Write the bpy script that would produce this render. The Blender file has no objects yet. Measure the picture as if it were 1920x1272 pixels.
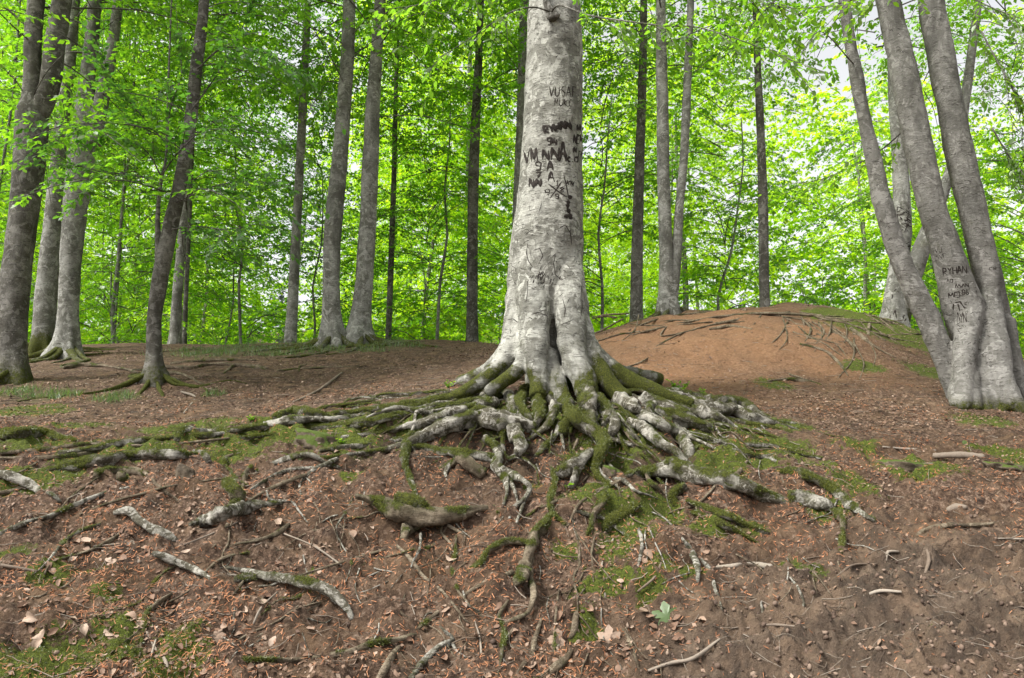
import bpy, math, random
import numpy as np
from mathutils import Vector
from mathutils.bvhtree import BVHTree

S = bpy.context.scene
COL = S.collection
rng = np.random.default_rng(7)
random.seed(7)

# ------------------------------------------------------------------ camera
F_PX, CX, CY = 1478.0, 960.0, 636.0          # focal length and centre in photograph pixels
PITCH = math.radians(7.9)
CAM_Z = 1.5
cam_d = bpy.data.cameras.new('camera')
cam_d.sensor_width = 36.0
cam_d.lens = 36.0 * F_PX / 1920.0
cam_d.clip_start = 0.05
cam_d.clip_end = 1500
cam = bpy.data.objects.new('camera', cam_d)
COL.objects.link(cam)
cam.location = (0, 0, CAM_Z)
cam.rotation_euler = (math.pi / 2 + PITCH, 0, 0)
S.camera = cam

# ------------------------------------------------------------------ light
W = bpy.data.worlds.new('World')
S.world = W
W.use_nodes = True
wn = W.node_tree
bg = wn.nodes['Background']
sky = wn.nodes.new('ShaderNodeTexSky')
sky.sky_type = 'NISHITA'
sky.sun_disc = False
SUN_EL, SUN_AZ = math.radians(55), math.radians(-115)   # azimuth clockwise from +Y
sky.sun_elevation = SUN_EL
sky.sun_rotation = SUN_AZ
sky.air_density = 1.0
sky.dust_density = 4.0
sky.ozone_density = 1.0
hs = wn.nodes.new('ShaderNodeHueSaturation')
hs.inputs['Saturation'].default_value = 0.10
hs.inputs['Value'].default_value = 1.0
wn.links.new(sky.outputs[0], hs.inputs['Color'])
wn.links.new(hs.outputs[0], bg.inputs['Color'])
bg.inputs['Strength'].default_value = 0.09
sun_d = bpy.data.lights.new('sun', 'SUN')
sun_d.energy = 1.5
sun_d.angle = math.radians(10)
sun_d.color = (1.0, 0.97, 0.90)
sun = bpy.data.objects.new('sun', sun_d)
COL.objects.link(sun)
sd = Vector((math.sin(SUN_AZ) * math.cos(SUN_EL), math.cos(SUN_AZ) * math.cos(SUN_EL), math.sin(SUN_EL)))
sun.rotation_euler = sd.to_track_quat('Z', 'Y').to_euler()
S.view_settings.view_transform = 'Standard'
S.view_settings.look = 'None'
S.view_settings.gamma = 1.0
S.view_settings.use_curve_mapping = False
S.view_settings.exposure = 1.8
S.render.engine = 'CYCLES'
cy = S.cycles
cy.max_bounces = 12
cy.diffuse_bounces = 8
cy.glossy_bounces = 2
cy.transmission_bounces = 8
cy.transparent_max_bounces = 6
cy.use_denoising = True
cy.sample_clamp_indirect = 6.0

# ------------------------------------------------------------------ noise
_p = np.random.RandomState(3).permutation(256)
_p = np.concatenate([_p, _p, _p])
_g = np.random.RandomState(4).normal(size=(256, 3))
_g /= np.linalg.norm(_g, axis=1)[:, None]


def perlin(x, y, z):
    x, y, z = np.broadcast_arrays(np.asarray(x, float), np.asarray(y, float), np.asarray(z, float))
    xi, yi, zi = np.floor(x).astype(int), np.floor(y).astype(int), np.floor(z).astype(int)
    xf, yf, zf = x - xi, y - yi, z - zi
    xi &= 255; yi &= 255; zi &= 255
    u, v, w = (t * t * t * (t * (t * 6 - 15) + 10) for t in (xf, yf, zf))

    def gr(dx, dy, dz):
        h = _p[_p[_p[xi + dx] + yi + dy] + zi + dz]
        g = _g[h]
        return g[..., 0] * (xf - dx) + g[..., 1] * (yf - dy) + g[..., 2] * (zf - dz)
    a = gr(0, 0, 0) * (1 - u) + gr(1, 0, 0) * u
    b = gr(0, 1, 0) * (1 - u) + gr(1, 1, 0) * u
    c = gr(0, 0, 1) * (1 - u) + gr(1, 0, 1) * u
    d = gr(0, 1, 1) * (1 - u) + gr(1, 1, 1) * u
    return 1.6 * ((a * (1 - v) + b * v) * (1 - w) + (c * (1 - v) + d * v) * w)


def fbm(x, y, z, oct=3, gain=0.5):
    s, a = 0, 1.0
    for i in range(oct):
        s = s + a * perlin(x * 2 ** i + 17 * i, y * 2 ** i + 5 * i, z * 2 ** i + 31 * i)
        a *= gain
    return s


def smooth(a, b, t):
    t = np.clip((t - a) / (b - a), 0, 1)
    return t * t * (3 - 2 * t)


# ------------------------------------------------------------------ pixel -> place
cp, sp = math.cos(PITCH), math.sin(PITCH)


def ray(px, py):
    x, y = (px - CX) / F_PX, (CY - py) / F_PX
    return np.array([x, cp - y * sp, sp + y * cp])


def P(px, py, D):
    r = ray(px, py)
    return np.array([0, 0, CAM_Z]) + r * (D / r[1])


# ------------------------------------------------------------------ terrain height
cols = {
    -700: [(1272, 3.2), (1000, 4.5), (860, 5.7), (810, 6.6), (760, 8.2), (720, 10), (690, 13)],
    -300: [(1272, 3.2), (1100, 3.9), (1000, 4.4), (920, 5.1), (860, 5.7), (820, 6.4), (780, 7.4), (740, 8.8), (705, 10.4), (680, 13)],
    0: [(1272, 3.3), (1100, 4.0), (1000, 4.55), (920, 5.1), (860, 5.7), (822, 6.3), (790, 7.2), (745, 8.7), (713, 9.7), (680, 12), (655, 14.5)],
    300: [(1272, 3.4), (1100, 4.1), (1000, 4.65), (900, 5.3), (850, 5.8), (815, 6.4), (790, 7.3), (758, 8.4), (715, 9.6), (685, 11.2), (655, 13.6), (645, 15)],
    600: [(1272, 3.5), (1100, 4.2), (1000, 4.8), (900, 5.5), (850, 5.9), (800, 6.4), (778, 6.9), (750, 8.2), (720, 9.4), (690, 10.6), (660, 12.8), (642, 14.6)],
    880: [(1272, 3.6), (1100, 4.35), (1000, 4.9), (900, 5.6), (850, 5.95), (800, 6.4), (760, 6.85), (733, 7.4), (700, 8.7), (670, 10.5), (652, 12.8), (640, 14)],
    1040: [(1272, 3.6), (1100, 4.35), (1000, 4.95), (900, 5.6), (850, 5.95), (800, 6.4), (755, 6.8), (715, 7.5), (690, 8.5), (665, 10.5), (640, 13)],
    1200: [(1272, 3.6), (1100, 4.35), (1000, 4.95), (900, 5.55), (850, 5.9), (800, 6.35), (762, 6.8), (733, 7.4), (710, 8.4), (680, 9.4), (640, 10.8), (610, 12), (596, 13)],
    1400: [(1272, 3.5), (1100, 4.3), (1000, 4.95), (920, 5.5), (860, 6.0), (805, 6.7), (770, 7.5), (730, 8.4), (700, 9.1), (660, 9.9), (620, 10.9), (590, 12), (576, 13.2)],
    1600: [(1272, 3.35), (1100, 4.15), (1000, 4.8), (930, 5.4), (880, 6.0), (820, 6.9), (770, 7.8), (720, 8.9), (690, 9.6), (660, 10.1), (620, 11), (593, 12), (584, 12.8)],
    1750: [(1272, 3.2), (1100, 4.1), (1000, 4.75), (900, 5.6), (850, 6.3), (800, 7.2), (750, 8.2), (700, 9.6), (670, 10.4), (640, 11.4), (628, 12.2)],
    1920: [(1272, 3.1), (1100, 4.0), (1000, 4.7), (900, 5.6), (850, 6.3), (800, 7.3), (762, 8.2), (720, 9.5), (695, 10.8), (675, 12)],
    2300: [(1272, 3.0), (1000, 4.6), (900, 5.5), (820, 6.9), (760, 8.3), (720, 9.6), (690, 11.4)],
    2700: [(1272, 3.0), (1000, 4.6), (860, 6.1), (760, 8.4), (700, 11.4)],
}
cpts = []
ridge = []
for px, lst in cols.items():
    for py, D in lst:
        cpts.append(P(px, py, D))
    q = P(px, *lst[-1])
    ridge.append(q)
    k = q[0] / q[1]
    for dD, dz in ((2.0, -0.35), (4.5, -2.1), (9, -5.0), (18, -9.0), (30, -11)):
        y = q[1] + dD
        cpts.append(np.array([k * y, y, q[2] + dz]))
for x in (-8, -4, 0, 4, 8):
    cpts.append(np.array([x, 1.5, -0.1])); cpts.append(np.array([x, -2.0, -0.35]))
    cpts.append(np.array([x, -8.0, -0.6]))
cpts = np.array(cpts)


def tps(r2):
    return 0.5 * r2 * np.log(r2 + 1e-9)


n = len(cpts)
A = np.zeros((n + 3, n + 3))
d2 = ((cpts[:, None, :2] - cpts[None, :, :2]) ** 2).sum(-1)
A[:n, :n] = tps(d2) + np.eye(n) * 0.02
A[:n, n] = 1; A[:n, n + 1:] = cpts[:, :2]; A[n, :n] = 1; A[n + 1:, :n] = cpts[:, :2].T
wts = np.linalg.solve(A, np.concatenate([cpts[:, 2], [0, 0, 0]]))


def base_raw(x, y):
    x = np.asarray(x, float); y = np.asarray(y, float)
    sh = x.shape
    x = x.ravel(); y = y.ravel()
    out = np.empty(len(x))
    for i in range(0, len(x), 40000):
        a, b = x[i:i + 40000], y[i:i + 40000]
        r2 = (a[:, None] - cpts[None, :, 0]) ** 2 + (b[:, None] - cpts[None, :, 1]) ** 2
        out[i:i + 40000] = tps(r2) @ wts[:n] + wts[n] + wts[n + 1] * a + wts[n + 2] * b
    return out.reshape(sh)


GX0, GX1, GY0, GY1, GS = -16.0, 20.0, -2.0, 24.0, 0.1
gx = np.arange(GX0, GX1 + GS, GS); gy = np.arange(GY0, GY1 + GS, GS)
_GX, _GY = np.meshgrid(gx, gy)
_GH = base_raw(_GX, _GY)


def base_h(x, y):
    fx = np.clip((np.asarray(x, float) - GX0) / GS, 0, len(gx) - 1.001)
    fy = np.clip((np.asarray(y, float) - GY0) / GS, 0, len(gy) - 1.001)
    i, j = fx.astype(int), fy.astype(int)
    u, v = fx - i, fy - j
    return (_GH[j, i] * (1 - u) + _GH[j, i + 1] * u) * (1 - v) + (_GH[j + 1, i] * (1 - u) + _GH[j + 1, i + 1] * u) * v


def on(px, py, h=0.0, f=base_h, lo=2.2, hi=20.0):
    """the point on the pixel's line of sight that is h above the ground"""
    ds = np.arange(lo, hi, 0.05)
    r = ray(px, py)
    pts = np.array([0, 0, CAM_Z])[None] + r[None] * (ds / r[1])[:, None]
    g = pts[:, 2] - f(pts[:, 0], pts[:, 1]) - h
    k = np.where(g <= 0)[0]
    if len(k) == 0:
        return pts[np.argmin(g)]
    k = k[0]
    if k == 0:
        return pts[0]
    t = g[k - 1] / (g[k - 1] - g[k])
    return pts[k - 1] * (1 - t) + pts[k] * t


# dents (negative) and humps (positive) of the bank: px, py, radius along x, radius along y, height
DENTS = [(800, 1010, .28, .14, -.16), (700, 985, .16, .1, -.08), (440, 985, .22, .10, -.10), (290, 1010, .15, .10, -.10), (630, 1165, .16, .12, -.14),
         (560, 1110, .25, .1, -.08), (1400, 955, .45, .12, -.16), (1520, 965, .2, .1, -.1), (1010, 1090, .16, .14, -.12), (870, 895, .16, .10, -.14),
         (870, 835, .3, .10, -.16), (960, 830, .12, .1, -.12), (1060, 830, .14, .10, -.12), (1170, 850, .16, .12, -.15), (1240, 870, .2, .1, -.1),
         (40, 925, .16, .08, -.1), (230, 885, .3, .07, -.09), (150, 975, .35, .06, -.08), (1080, 905, .12, .1, -.08), (1330, 1210, .15, .15, -.05),
         (1580, 1010, .12, .12, -.10), (1700, 895, .3, .08, -.10), (1800, 1000, .3, .2, .06), (1300, 1230, .3, .25, .06), (1650, 1150, .5, .3, .05),
         (650, 880, .3, .12, -.05), (345, 920, .15, .12, .06), (760, 1060, .3, .15, .05), (1000, 850, .2, .1, -.06), (300, 730, .9, .3, -.08),
         (1130, 945, .25, .12, .05), (1340, 1000, .25, .12, .05), (700, 1210, .3, .06, .06), (1040, 790, .5, .16, .05), (1180, 790, .25, .12, .05)]
_dent = []
for px, py, rx, ry, h in DENTS:
    q = on(px, py)
    _dent.append((q[0], q[1], rx, ry, h))
MUD = [(1900, 1250, 1.3), (1700, 1250, .9), (1500, 1272, .7), (1850, 1120, .9), (1650, 1150, .6), (1350, 1260, .4)]
_mud = [(on(a, b)[0], on(a, b)[1], r) for a, b, r in MUD]


def mask_blobs(x, y, blobs):
    m = np.zeros_like(x)
    for bx, by, r in blobs:
        m = np.maximum(m, np.exp(-((x - bx) ** 2 + (y - by) ** 2) / (r * r)))
    return m


RZX, RZY = on(1040, 790)[:2]


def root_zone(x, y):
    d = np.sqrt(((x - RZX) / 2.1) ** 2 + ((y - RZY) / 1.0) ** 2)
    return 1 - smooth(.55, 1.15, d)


def ground_h(x, y):
    """height of the soil, hollowed out between the roots round the foot of the tree"""
    x = np.asarray(x, float); y = np.asarray(y, float)
    z = root_zone(x, y)
    hol = np.clip(.45 + .9 * perlin(x * 4.2, y * 4.2, 11.3) + .5 * perlin(x * 9, y * 9, 12.3), 0, 1.2)
    return crust_h(x, y) - .105 * z * hol


def crust_h(x, y):
    x = np.asarray(x, float); y = np.asarray(y, float)
    h = base_h(x, y)
    near = 1 - smooth(9, 15, y)
    for dx, dy, rx, ry, a in _dent:
        h = h + a * np.exp(-((x - dx) / rx) ** 2 - ((y - dy) / ry) ** 2)
    h = h + 0.10 * fbm(x * .9 + 3, y * .9, 4.4, 3) * smooth(8.5, 10, y) * (1 - smooth(16, 20, y)) * smooth(0.5, 1.5, x)
    bank = smooth(2.5, 3.5, y) * (1 - smooth(6.4, 7.2, y))
    h = h + 0.055 * fbm(x * 1.3, y * 1.3, 0.3, 3) * (0.4 + bank)
    # crumbly soil: small ledges and clods
    led = fbm(x * 4.0, y * 5.5, 2.2, 4, 0.55)
    h = h + bank * (0.035 * perlin(x * 2.4, y * 6.5, 14.2) + 0.03 * np.clip(perlin(x * 3.4, y * 8, 17.2) * 2.2, -.5, .5))
    h = h + 0.052 * led * (0.35 + 0.9 * bank) * (0.25 + 0.75 * near)
    md = np.clip(mask_blobs(x, y, _mud) * 1.4 + 0.35 * perlin(x * 1.5, y * 1.5, 8), 0, 1)
    cl = np.abs(fbm(x * 4.5, y * 4.5, 5.1, 4, 0.6))
    wp = perlin(x * 9, y * 9, 1.7)
    cl2 = 1 - np.abs(perlin(x * 13 + wp, y * 13 - wp, 3.3)) * 2.0
    wa = x + .06 * perlin(x * 6, y * 6, 21.3); wb = y + .06 * perlin(x * 6, y * 6, 27.3)
    b1 = np.abs(perlin(wa * 4.6, wb * 5.2, 2.2)); b2 = np.abs(perlin(wa * 10, wb * 11, 6.2)); b3 = np.abs(perlin(wa * 23, wb * 23, 9.2))
    h = h + md * (0.06 * fbm(x * 2.0, y * 2.0, 5.1, 2, 0.5) + 0.07 * b1 * (.4 + b2) + 0.05 * b2 + 0.028 * b3 - 0.05)
    h = h + 0.015 * perlin(x * 22, y * 22, 0.7) * near * (0.4 + 0.6 * bank) + 0.008 * perlin(x * 48, y * 48, 1.7) * near
    return h


# ------------------------------------------------------------------ object helpers
def new_mesh(name, V, Fc, mat, parent=None, smooth_sh=True, attrs=None, loc=None):
    me = bpy.data.meshes.new(name)
    V = np.asarray(V, dtype=np.float32)
    if isinstance(Fc, np.ndarray):
        nf, k = Fc.shape
        me.vertices.add(len(V)); me.vertices.foreach_set('co', V.ravel())
        me.loops.add(nf * k); me.loops.foreach_set('vertex_index', Fc.astype(np.int32).ravel())
        me.polygons.add(nf)
        me.polygons.foreach_set('loop_start', np.arange(0, nf * k, k, dtype=np.int32))
        me.update(calc_edges=True)
    else:
        me.from_pydata(V.tolist(), [], Fc)
    if smooth_sh:
        me.polygons.foreach_set('use_smooth', np.ones(len(me.polygons), dtype=bool))
    for an, av in (attrs or {}).items():
        at = me.attributes.new(an, 'FLOAT', 'POINT')
        at.data.foreach_set('value', np.asarray(av, dtype=np.float32))
    me.materials.append(mat)
    o = bpy.data.objects.new(name, me)
    COL.objects.link(o)
    if loc is not None:
        o.location = loc
    if parent is not None:
        o.parent = parent
    return o


def thing(name, label, cat, loc=(0, 0, 0), group=None):
    o = bpy.data.objects.new(name, None)
    COL.objects.link(o)
    o.location = [float(v) for v in loc]
    o.empty_display_size = 0.2
    o['label'] = label; o['category'] = cat
    if group:
        o['group'] = group
    return o


def tag(o, label, cat, group=None):
    o['label'] = label; o['category'] = cat
    if group:
        o['group'] = group
    return o


def catmull(pts, step):
    """resample a polyline of rows (any number of columns; the first three are xyz) smoothly"""
    pts = np.asarray(pts, float)
    if len(pts) == 2:
        pts = np.array([pts[0], (pts[0] + pts[1]) / 2, pts[1]])
    a = np.vstack([2 * pts[0] - pts[1], pts, 2 * pts[-1] - pts[-2]])
    out = []
    for i in range(1, len(a) - 2):
        L = np.linalg.norm(a[i + 1, :3] - a[i, :3])
        m = max(2, int(L / step))
        t = np.linspace(0, 1, m, endpoint=False)[:, None]
        p0, p1, p2, p3 = a[i - 1], a[i], a[i + 1], a[i + 2]
        out.append(0.5 * (2 * p1 + (p2 - p0) * t + (2 * p0 - 5 * p1 + 4 * p2 - p3) * t ** 2 + (-p0 + 3 * p1 - 3 * p2 + p3) * t ** 3))
    out.append(a[-2][None])
    return np.vstack(out)


def tube(path, rad, seg=12, lump=0.0, lf=6.0, seed=0.0, squash=1.0, rough=0.0, radf=None, cap=True):
    """verts, quads of a tube; returns also the ring parameter arrays"""
    path = np.asarray(path, float); rad = np.asarray(rad, float)
    n_ = len(path)
    T = np.gradient(path, axis=0)
    T /= np.linalg.norm(T, axis=1)[:, None] + 1e-9
    up = np.array([0, 0, 1.0]) if abs(T[0][2]) < 0.9 else np.array([0, -1.0, 0])
    N = np.zeros_like(T)
    v = up - T[0] * up.dot(T[0]); v /= np.linalg.norm(v)
    N[0] = v
    for i in range(1, n_):
        v = N[i - 1] - T[i] * N[i - 1].dot(T[i])
        N[i] = v / (np.linalg.norm(v) + 1e-9)
    B = np.cross(T, N)
    th = np.linspace(0, 2 * np.pi, seg, endpoint=False)
    d = N[:, None, :] * np.cos(th)[None, :, None] + B[:, None, :] * np.sin(th)[None, :, None]
    r = np.repeat(rad[:, None], seg, 1)
    if radf is not None:
        r = radf(path, th, r, d)
    q = path[:, None, :] + d * r[..., None]
    if lump and lf > 6:
        ph = 2.5 * perlin(np.linspace(0, n_ * .05, n_) + seed, .2, .7)[:, None]
        r = r * (1 + .16 * np.cos(2 * th[None] + ph * 2) + .09 * np.cos(3 * th[None] - ph * 3 + seed) + .04 * np.cos(7 * th[None] + ph * 4))
        q = path[:, None, :] + d * r[..., None]
    if lump:
        nz = fbm(q[..., 0] * lf + seed, q[..., 1] * lf, q[..., 2] * lf, 2)
        r = r * (1 + lump * nz)
        nz2 = fbm(q[..., 0] * lf * 5 + seed, q[..., 1] * lf * 5, q[..., 2] * lf * 5, 2)
        nz3 = fbm(q[..., 0] * lf * 2.3 + seed, q[..., 1] * lf * 2.3, q[..., 2] * lf * 2.3, 2)
        r = r * (1 + lump * 0.25 * nz2) * (1 + (lump * .6 * nz3 if lf > 6 else 0))
        q = path[:, None, :] + d * r[..., None]
    if squash != 1.0:
        q[..., 2] = path[:, None, 2] + (q[..., 2] - path[:, None, 2]) * squash
    V = q.reshape(-1, 3)
    i = np.arange(n_ - 1)[:, None]; j = np.arange(seg)[None]
    a = i * seg + j; b = i * seg + (j + 1) % seg
    Fq = np.stack([a, b, b + seg, a + seg], -1).reshape(-1, 4)
    if cap:
        c0, c1 = len(V), len(V) + 1
        V = np.vstack([V, path[0] - T[0] * rad[0] * 0.4, path[-1] + T[-1] * rad[-1] * 0.4])
        j = np.arange(seg)
        e0 = np.stack([np.full(seg, c0), (j + 1) % seg, j, np.full(seg, c0)], -1)
        o_ = (n_ - 1) * seg
        e1 = np.stack([np.full(seg, c1), o_ + j, o_ + (j + 1) % seg, np.full(seg, c1)], -1)
        tri = np.vstack([e0, e1])[:, :3]
        return V, Fq, tri
    return V, Fq, np.zeros((0, 3), int)


def join(parts):
    """list of (V, quads, tris) -> V, python face list"""
    Vs, F, o_ = [], [], 0
    for V, q, t in parts:
        Vs.append(V)
        F += (q + o_).tolist(); F += (t + o_).tolist()
        o_ += len(V)
    return np.vstack(Vs), F


def vnormals(me):
    nrm = np.empty(len(me.vertices) * 3, dtype=np.float32)
    me.vertices.foreach_get('normal', nrm)
    return nrm.reshape(-1, 3)


def vcoords(me):
    c = np.empty(len(me.vertices) * 3, dtype=np.float32)
    me.vertices.foreach_get('co', c)
    return c.reshape(-1, 3)


# ------------------------------------------------------------------ materials
class NT:
    def __init__(self, name):
        self.m = bpy.data.materials.new(name)
        self.m.use_nodes = True
        self.t = self.m.node_tree
        self.t.nodes.clear()
        self.out = self.t.nodes.new('ShaderNodeOutputMaterial')

    def n(self, kind, **kw):
        nd = self.t.nodes.new(kind)
        for k, v in kw.items():
            if k.startswith('i_'):
                key = k[2:].replace('_', ' ')
                nd.inputs[key].default_value = v
            else:
                setattr(nd, k, v)
        return nd

    def l(self, a, b):
        self.t.links.new(a, b)

    def coord(self, scale=(1, 1, 1), kind='Object'):
        if kind == 'World':
            c = self.n('ShaderNodeNewGeometry').outputs['Position']
        else:
            c = self.n('ShaderNodeTexCoord').outputs[kind]
        mp = self.n('ShaderNodeMapping')
        mp.inputs['Scale'].default_value = scale
        self.l(c, mp.inputs['Vector'])
        return mp.outputs[0]

    def noise(self, vec, scale, detail=4, rough=0.55, dist=0.0):
        nd = self.n('ShaderNodeTexNoise')
        nd.inputs['Scale'].default_value = scale
        nd.inputs['Detail'].default_value = detail
        nd.inputs['Roughness'].default_value = rough
        nd.inputs['Distortion'].default_value = dist
        self.l(vec, nd.inputs['Vector'])
        return nd.outputs['Fac']

    def ramp(self, fac, stops):
        nd = self.n('ShaderNodeValToRGB')
        cr = nd.color_ramp
        while len(cr.elements) < len(stops):
            cr.elements.new(0.5)
        for e, (p, c) in zip(cr.elements, stops):
            e.position = p
            e.color = (*c, 1) if len(c) == 3 else c
        self.l(fac, nd.inputs[0])
        return nd.outputs[0]

    def step(self, fac, a, b):
        nd = self.n('ShaderNodeMapRange')
        nd.inputs['From Min'].default_value = a
        nd.inputs['From Max'].default_value = b
        nd.clamp = True
        self.l(fac, nd.inputs['Value'])
        return nd.outputs[0]

    def mix(self, fac, a, b, mode='MIX'):
        nd = self.n('ShaderNodeMix', data_type='RGBA', blend_type=mode)
        for sock, v in ((nd.inputs[0], fac), (nd.inputs[6], a), (nd.inputs[7], b)):
            if isinstance(v, (int, float)):
                sock.default_value = v
            elif isinstance(v, tuple):
                sock.default_value = (*v, 1)
            else:
                self.l(v, sock)
        return nd.outputs[2]

    def math(self, op, a, b=0.0):
        nd = self.n('ShaderNodeMath', operation=op)
        for sock, v in zip(nd.inputs, (a, b)):
            if isinstance(v, (int, float)):
                sock.default_value = v
            else:
                self.l(v, sock)
        return nd.outputs[0]

    def attr(self, name):
        return self.n('ShaderNodeAttribute', attribute_name=name).outputs['Fac']

    def bump(self, h, strength=0.5, dist=0.01, prev=None):
        nd = self.n('ShaderNodeBump')
        nd.inputs['Strength'].default_value = strength
        nd.inputs['Distance'].default_value = dist
        self.l(h, nd.inputs['Height'])
        if prev is not None:
            self.l(prev, nd.inputs['Normal'])
        return nd.outputs[0]

    def principled(self, col, rough=0.8, normal=None, spec=0.3):
        b = self.n('ShaderNodeBsdfPrincipled')
        if isinstance(col, tuple):
            b.inputs['Base Color'].default_value = (*col, 1)
        else:
            self.l(col, b.inputs['Base Color'])
        if isinstance(rough, (int, float)):
            b.inputs['Roughness'].default_value = rough
        else:
            self.l(rough, b.inputs['Roughness'])
        b.inputs['Specular IOR Level'].default_value = spec
        if normal is not None:
            self.l(normal, b.inputs['Normal'])
        self.l(b.outputs[0], self.out.inputs['Surface'])
        return b


def mat_bark(name, light, mid, dark, moss_on=True, blotch=(0.42, 0.62), hs=1.0, lichen=0.5):
    t = NT(name)
    c = t.coord(kind='World')
    ch = t.coord((1.0, 1.0, 5.0), 'World')      # features drawn out round the stem
    big = t.noise(c, 3.2 * hs, 5, 0.6, 0.4)
    col = t.mix(t.step(big, blotch[0], blotch[1]), mid, light)
    patch = t.noise(c, 9 * hs, 6, 0.65, 1.2)
    col = t.mix(t.math('MULTIPLY', t.step(patch, 0.55, 0.60), lichen), col, tuple(min(1, v * 1.35 + .03) for v in light))
    lich = t.noise(c, 5.5 * hs, 3, 0.5, 2.0)
    col = t.mix(t.math('MULTIPLY', t.step(lich, 0.56, 0.585), 0.75), col, tuple(min(1, v * 1.25 + .02) for v in light))
    dk = t.noise(t.coord((1, 1, .6), 'World'), 7 * hs, 6, 0.75, 1.0)
    col = t.mix(t.math('MULTIPLY', t.step(dk, 0.57, 0.62), 0.6), col, tuple(v * .6 for v in mid))
    hor = t.noise(ch, 14 * hs, 6, 0.7, 0.3)
    col = t.mix(t.math('MULTIPLY', t.step(hor, 0.55, 0.64), 0.85), col, dark)
    fine = t.noise(c, 60 * hs, 5, 0.7, 0.5)
    col = t.mix(t.math('MULTIPLY', t.step(fine, 0.60, 0.70), 0.55), col, dark)
    speck = t.noise(ch, 45 * hs, 3, 0.6, 0)
    col = t.mix(t.math('MULTIPLY', t.step(speck, 0.66, 0.70), 0.5), col, tuple(min(1, v * 1.5) for v in light))
    stain = t.noise(t.coord((1, 1, 0.35), 'World'), 2.3 * hs, 5, 0.7, 0.6)
    col = t.mix(t.math('MULTIPLY', t.step(stain, 0.50, 0.64), 0.72), col, tuple(v * 0.55 for v in mid))
    h = t.math('ADD', t.math('MULTIPLY', hor, 0.7), t.math('MULTIPLY', fine, 0.5))
    h = t.math('ADD', h, t.math('MULTIPLY', patch, 0.4))
    nb = t.bump(h, 0.85, 0.02)
    if moss_on:
        ms = t.attr('moss')
        mn = t.noise(c, 22, 6, 0.75, 0.5)
        f = t.step(t.math('ADD', ms, t.math('MULTIPLY', t.math('SUBTRACT', mn, 0.5), 1.5)), 0.40, 0.62)
        f0 = t.step(t.math('ADD', ms, t.math('MULTIPLY', t.math('SUBTRACT', t.noise(c, 9, 5, 0.7, .4), 0.5), 1.6)), 0.12, 0.62)
        col = t.mix(t.math('MULTIPLY', f0, 0.72), col, t.ramp(fine, [(0.35, (0.03, 0.03, 0.016)), (0.6, (0.105, 0.10, 0.055))]))
        mc = t.ramp(t.noise(c, 90, 4, 0.75), [(0.3, (0.016, 0.018, 0.005)), (0.5, (0.055, 0.062, 0.010)), (0.72, (0.15, 0.16, 0.02))])
        col = t.mix(f, col, mc)
        sc = t.attr('soil')
        sf = t.step(t.math('ADD', sc, t.math('MULTIPLY', t.math('SUBTRACT', mn, 0.5), 0.8)), 0.35, 0.75)
        col = t.mix(sf, col, (0.13, 0.085, 0.05))
        nb = t.bump(t.math('MULTIPLY', t.noise(c, 130, 4, 0.8), f), 0.9, 0.012, nb)
    t.principled(col, 0.85, nb, 0.2)
    return t.m


M = {}
M['bark_main'] = mat_bark('bark_main', (0.34, 0.335, 0.295), (0.17, 0.165, 0.14), (0.035, 0.031, 0.026), True, (0.44, 0.58))
M['bark_grey'] = mat_bark('bark_grey', (0.30, 0.295, 0.27), (0.15, 0.145, 0.125), (0.035, 0.032, 0.028), True, (0.42, 0.62))
M['bark_smooth'] = mat_bark('bark_smooth', (0.235, 0.225, 0.205), (0.145, 0.138, 0.122), (0.05, 0.044, 0.038), True, (0.38, 0.64), 1.0, 0.35)
M['bark_dark'] = mat_bark('bark_dark', (0.19, 0.18, 0.16), (0.08, 0.074, 0.06), (0.022, 0.02, 0.016), True, (0.42, 0.66))
M['root'] = mat_bark('root', (0.34, 0.32, 0.275), (0.095, 0.085, 0.06), (0.03, 0.026, 0.018), True, (0.49, 0.57), 2.4, 0.6)
M['root_brown'] = mat_bark('root_brown', (0.20, 0.16, 0.11), (0.105, 0.078, 0.05), (0.035, 0.027, 0.018), True, (0.42, 0.6), 2.6, 0.3)


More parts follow.
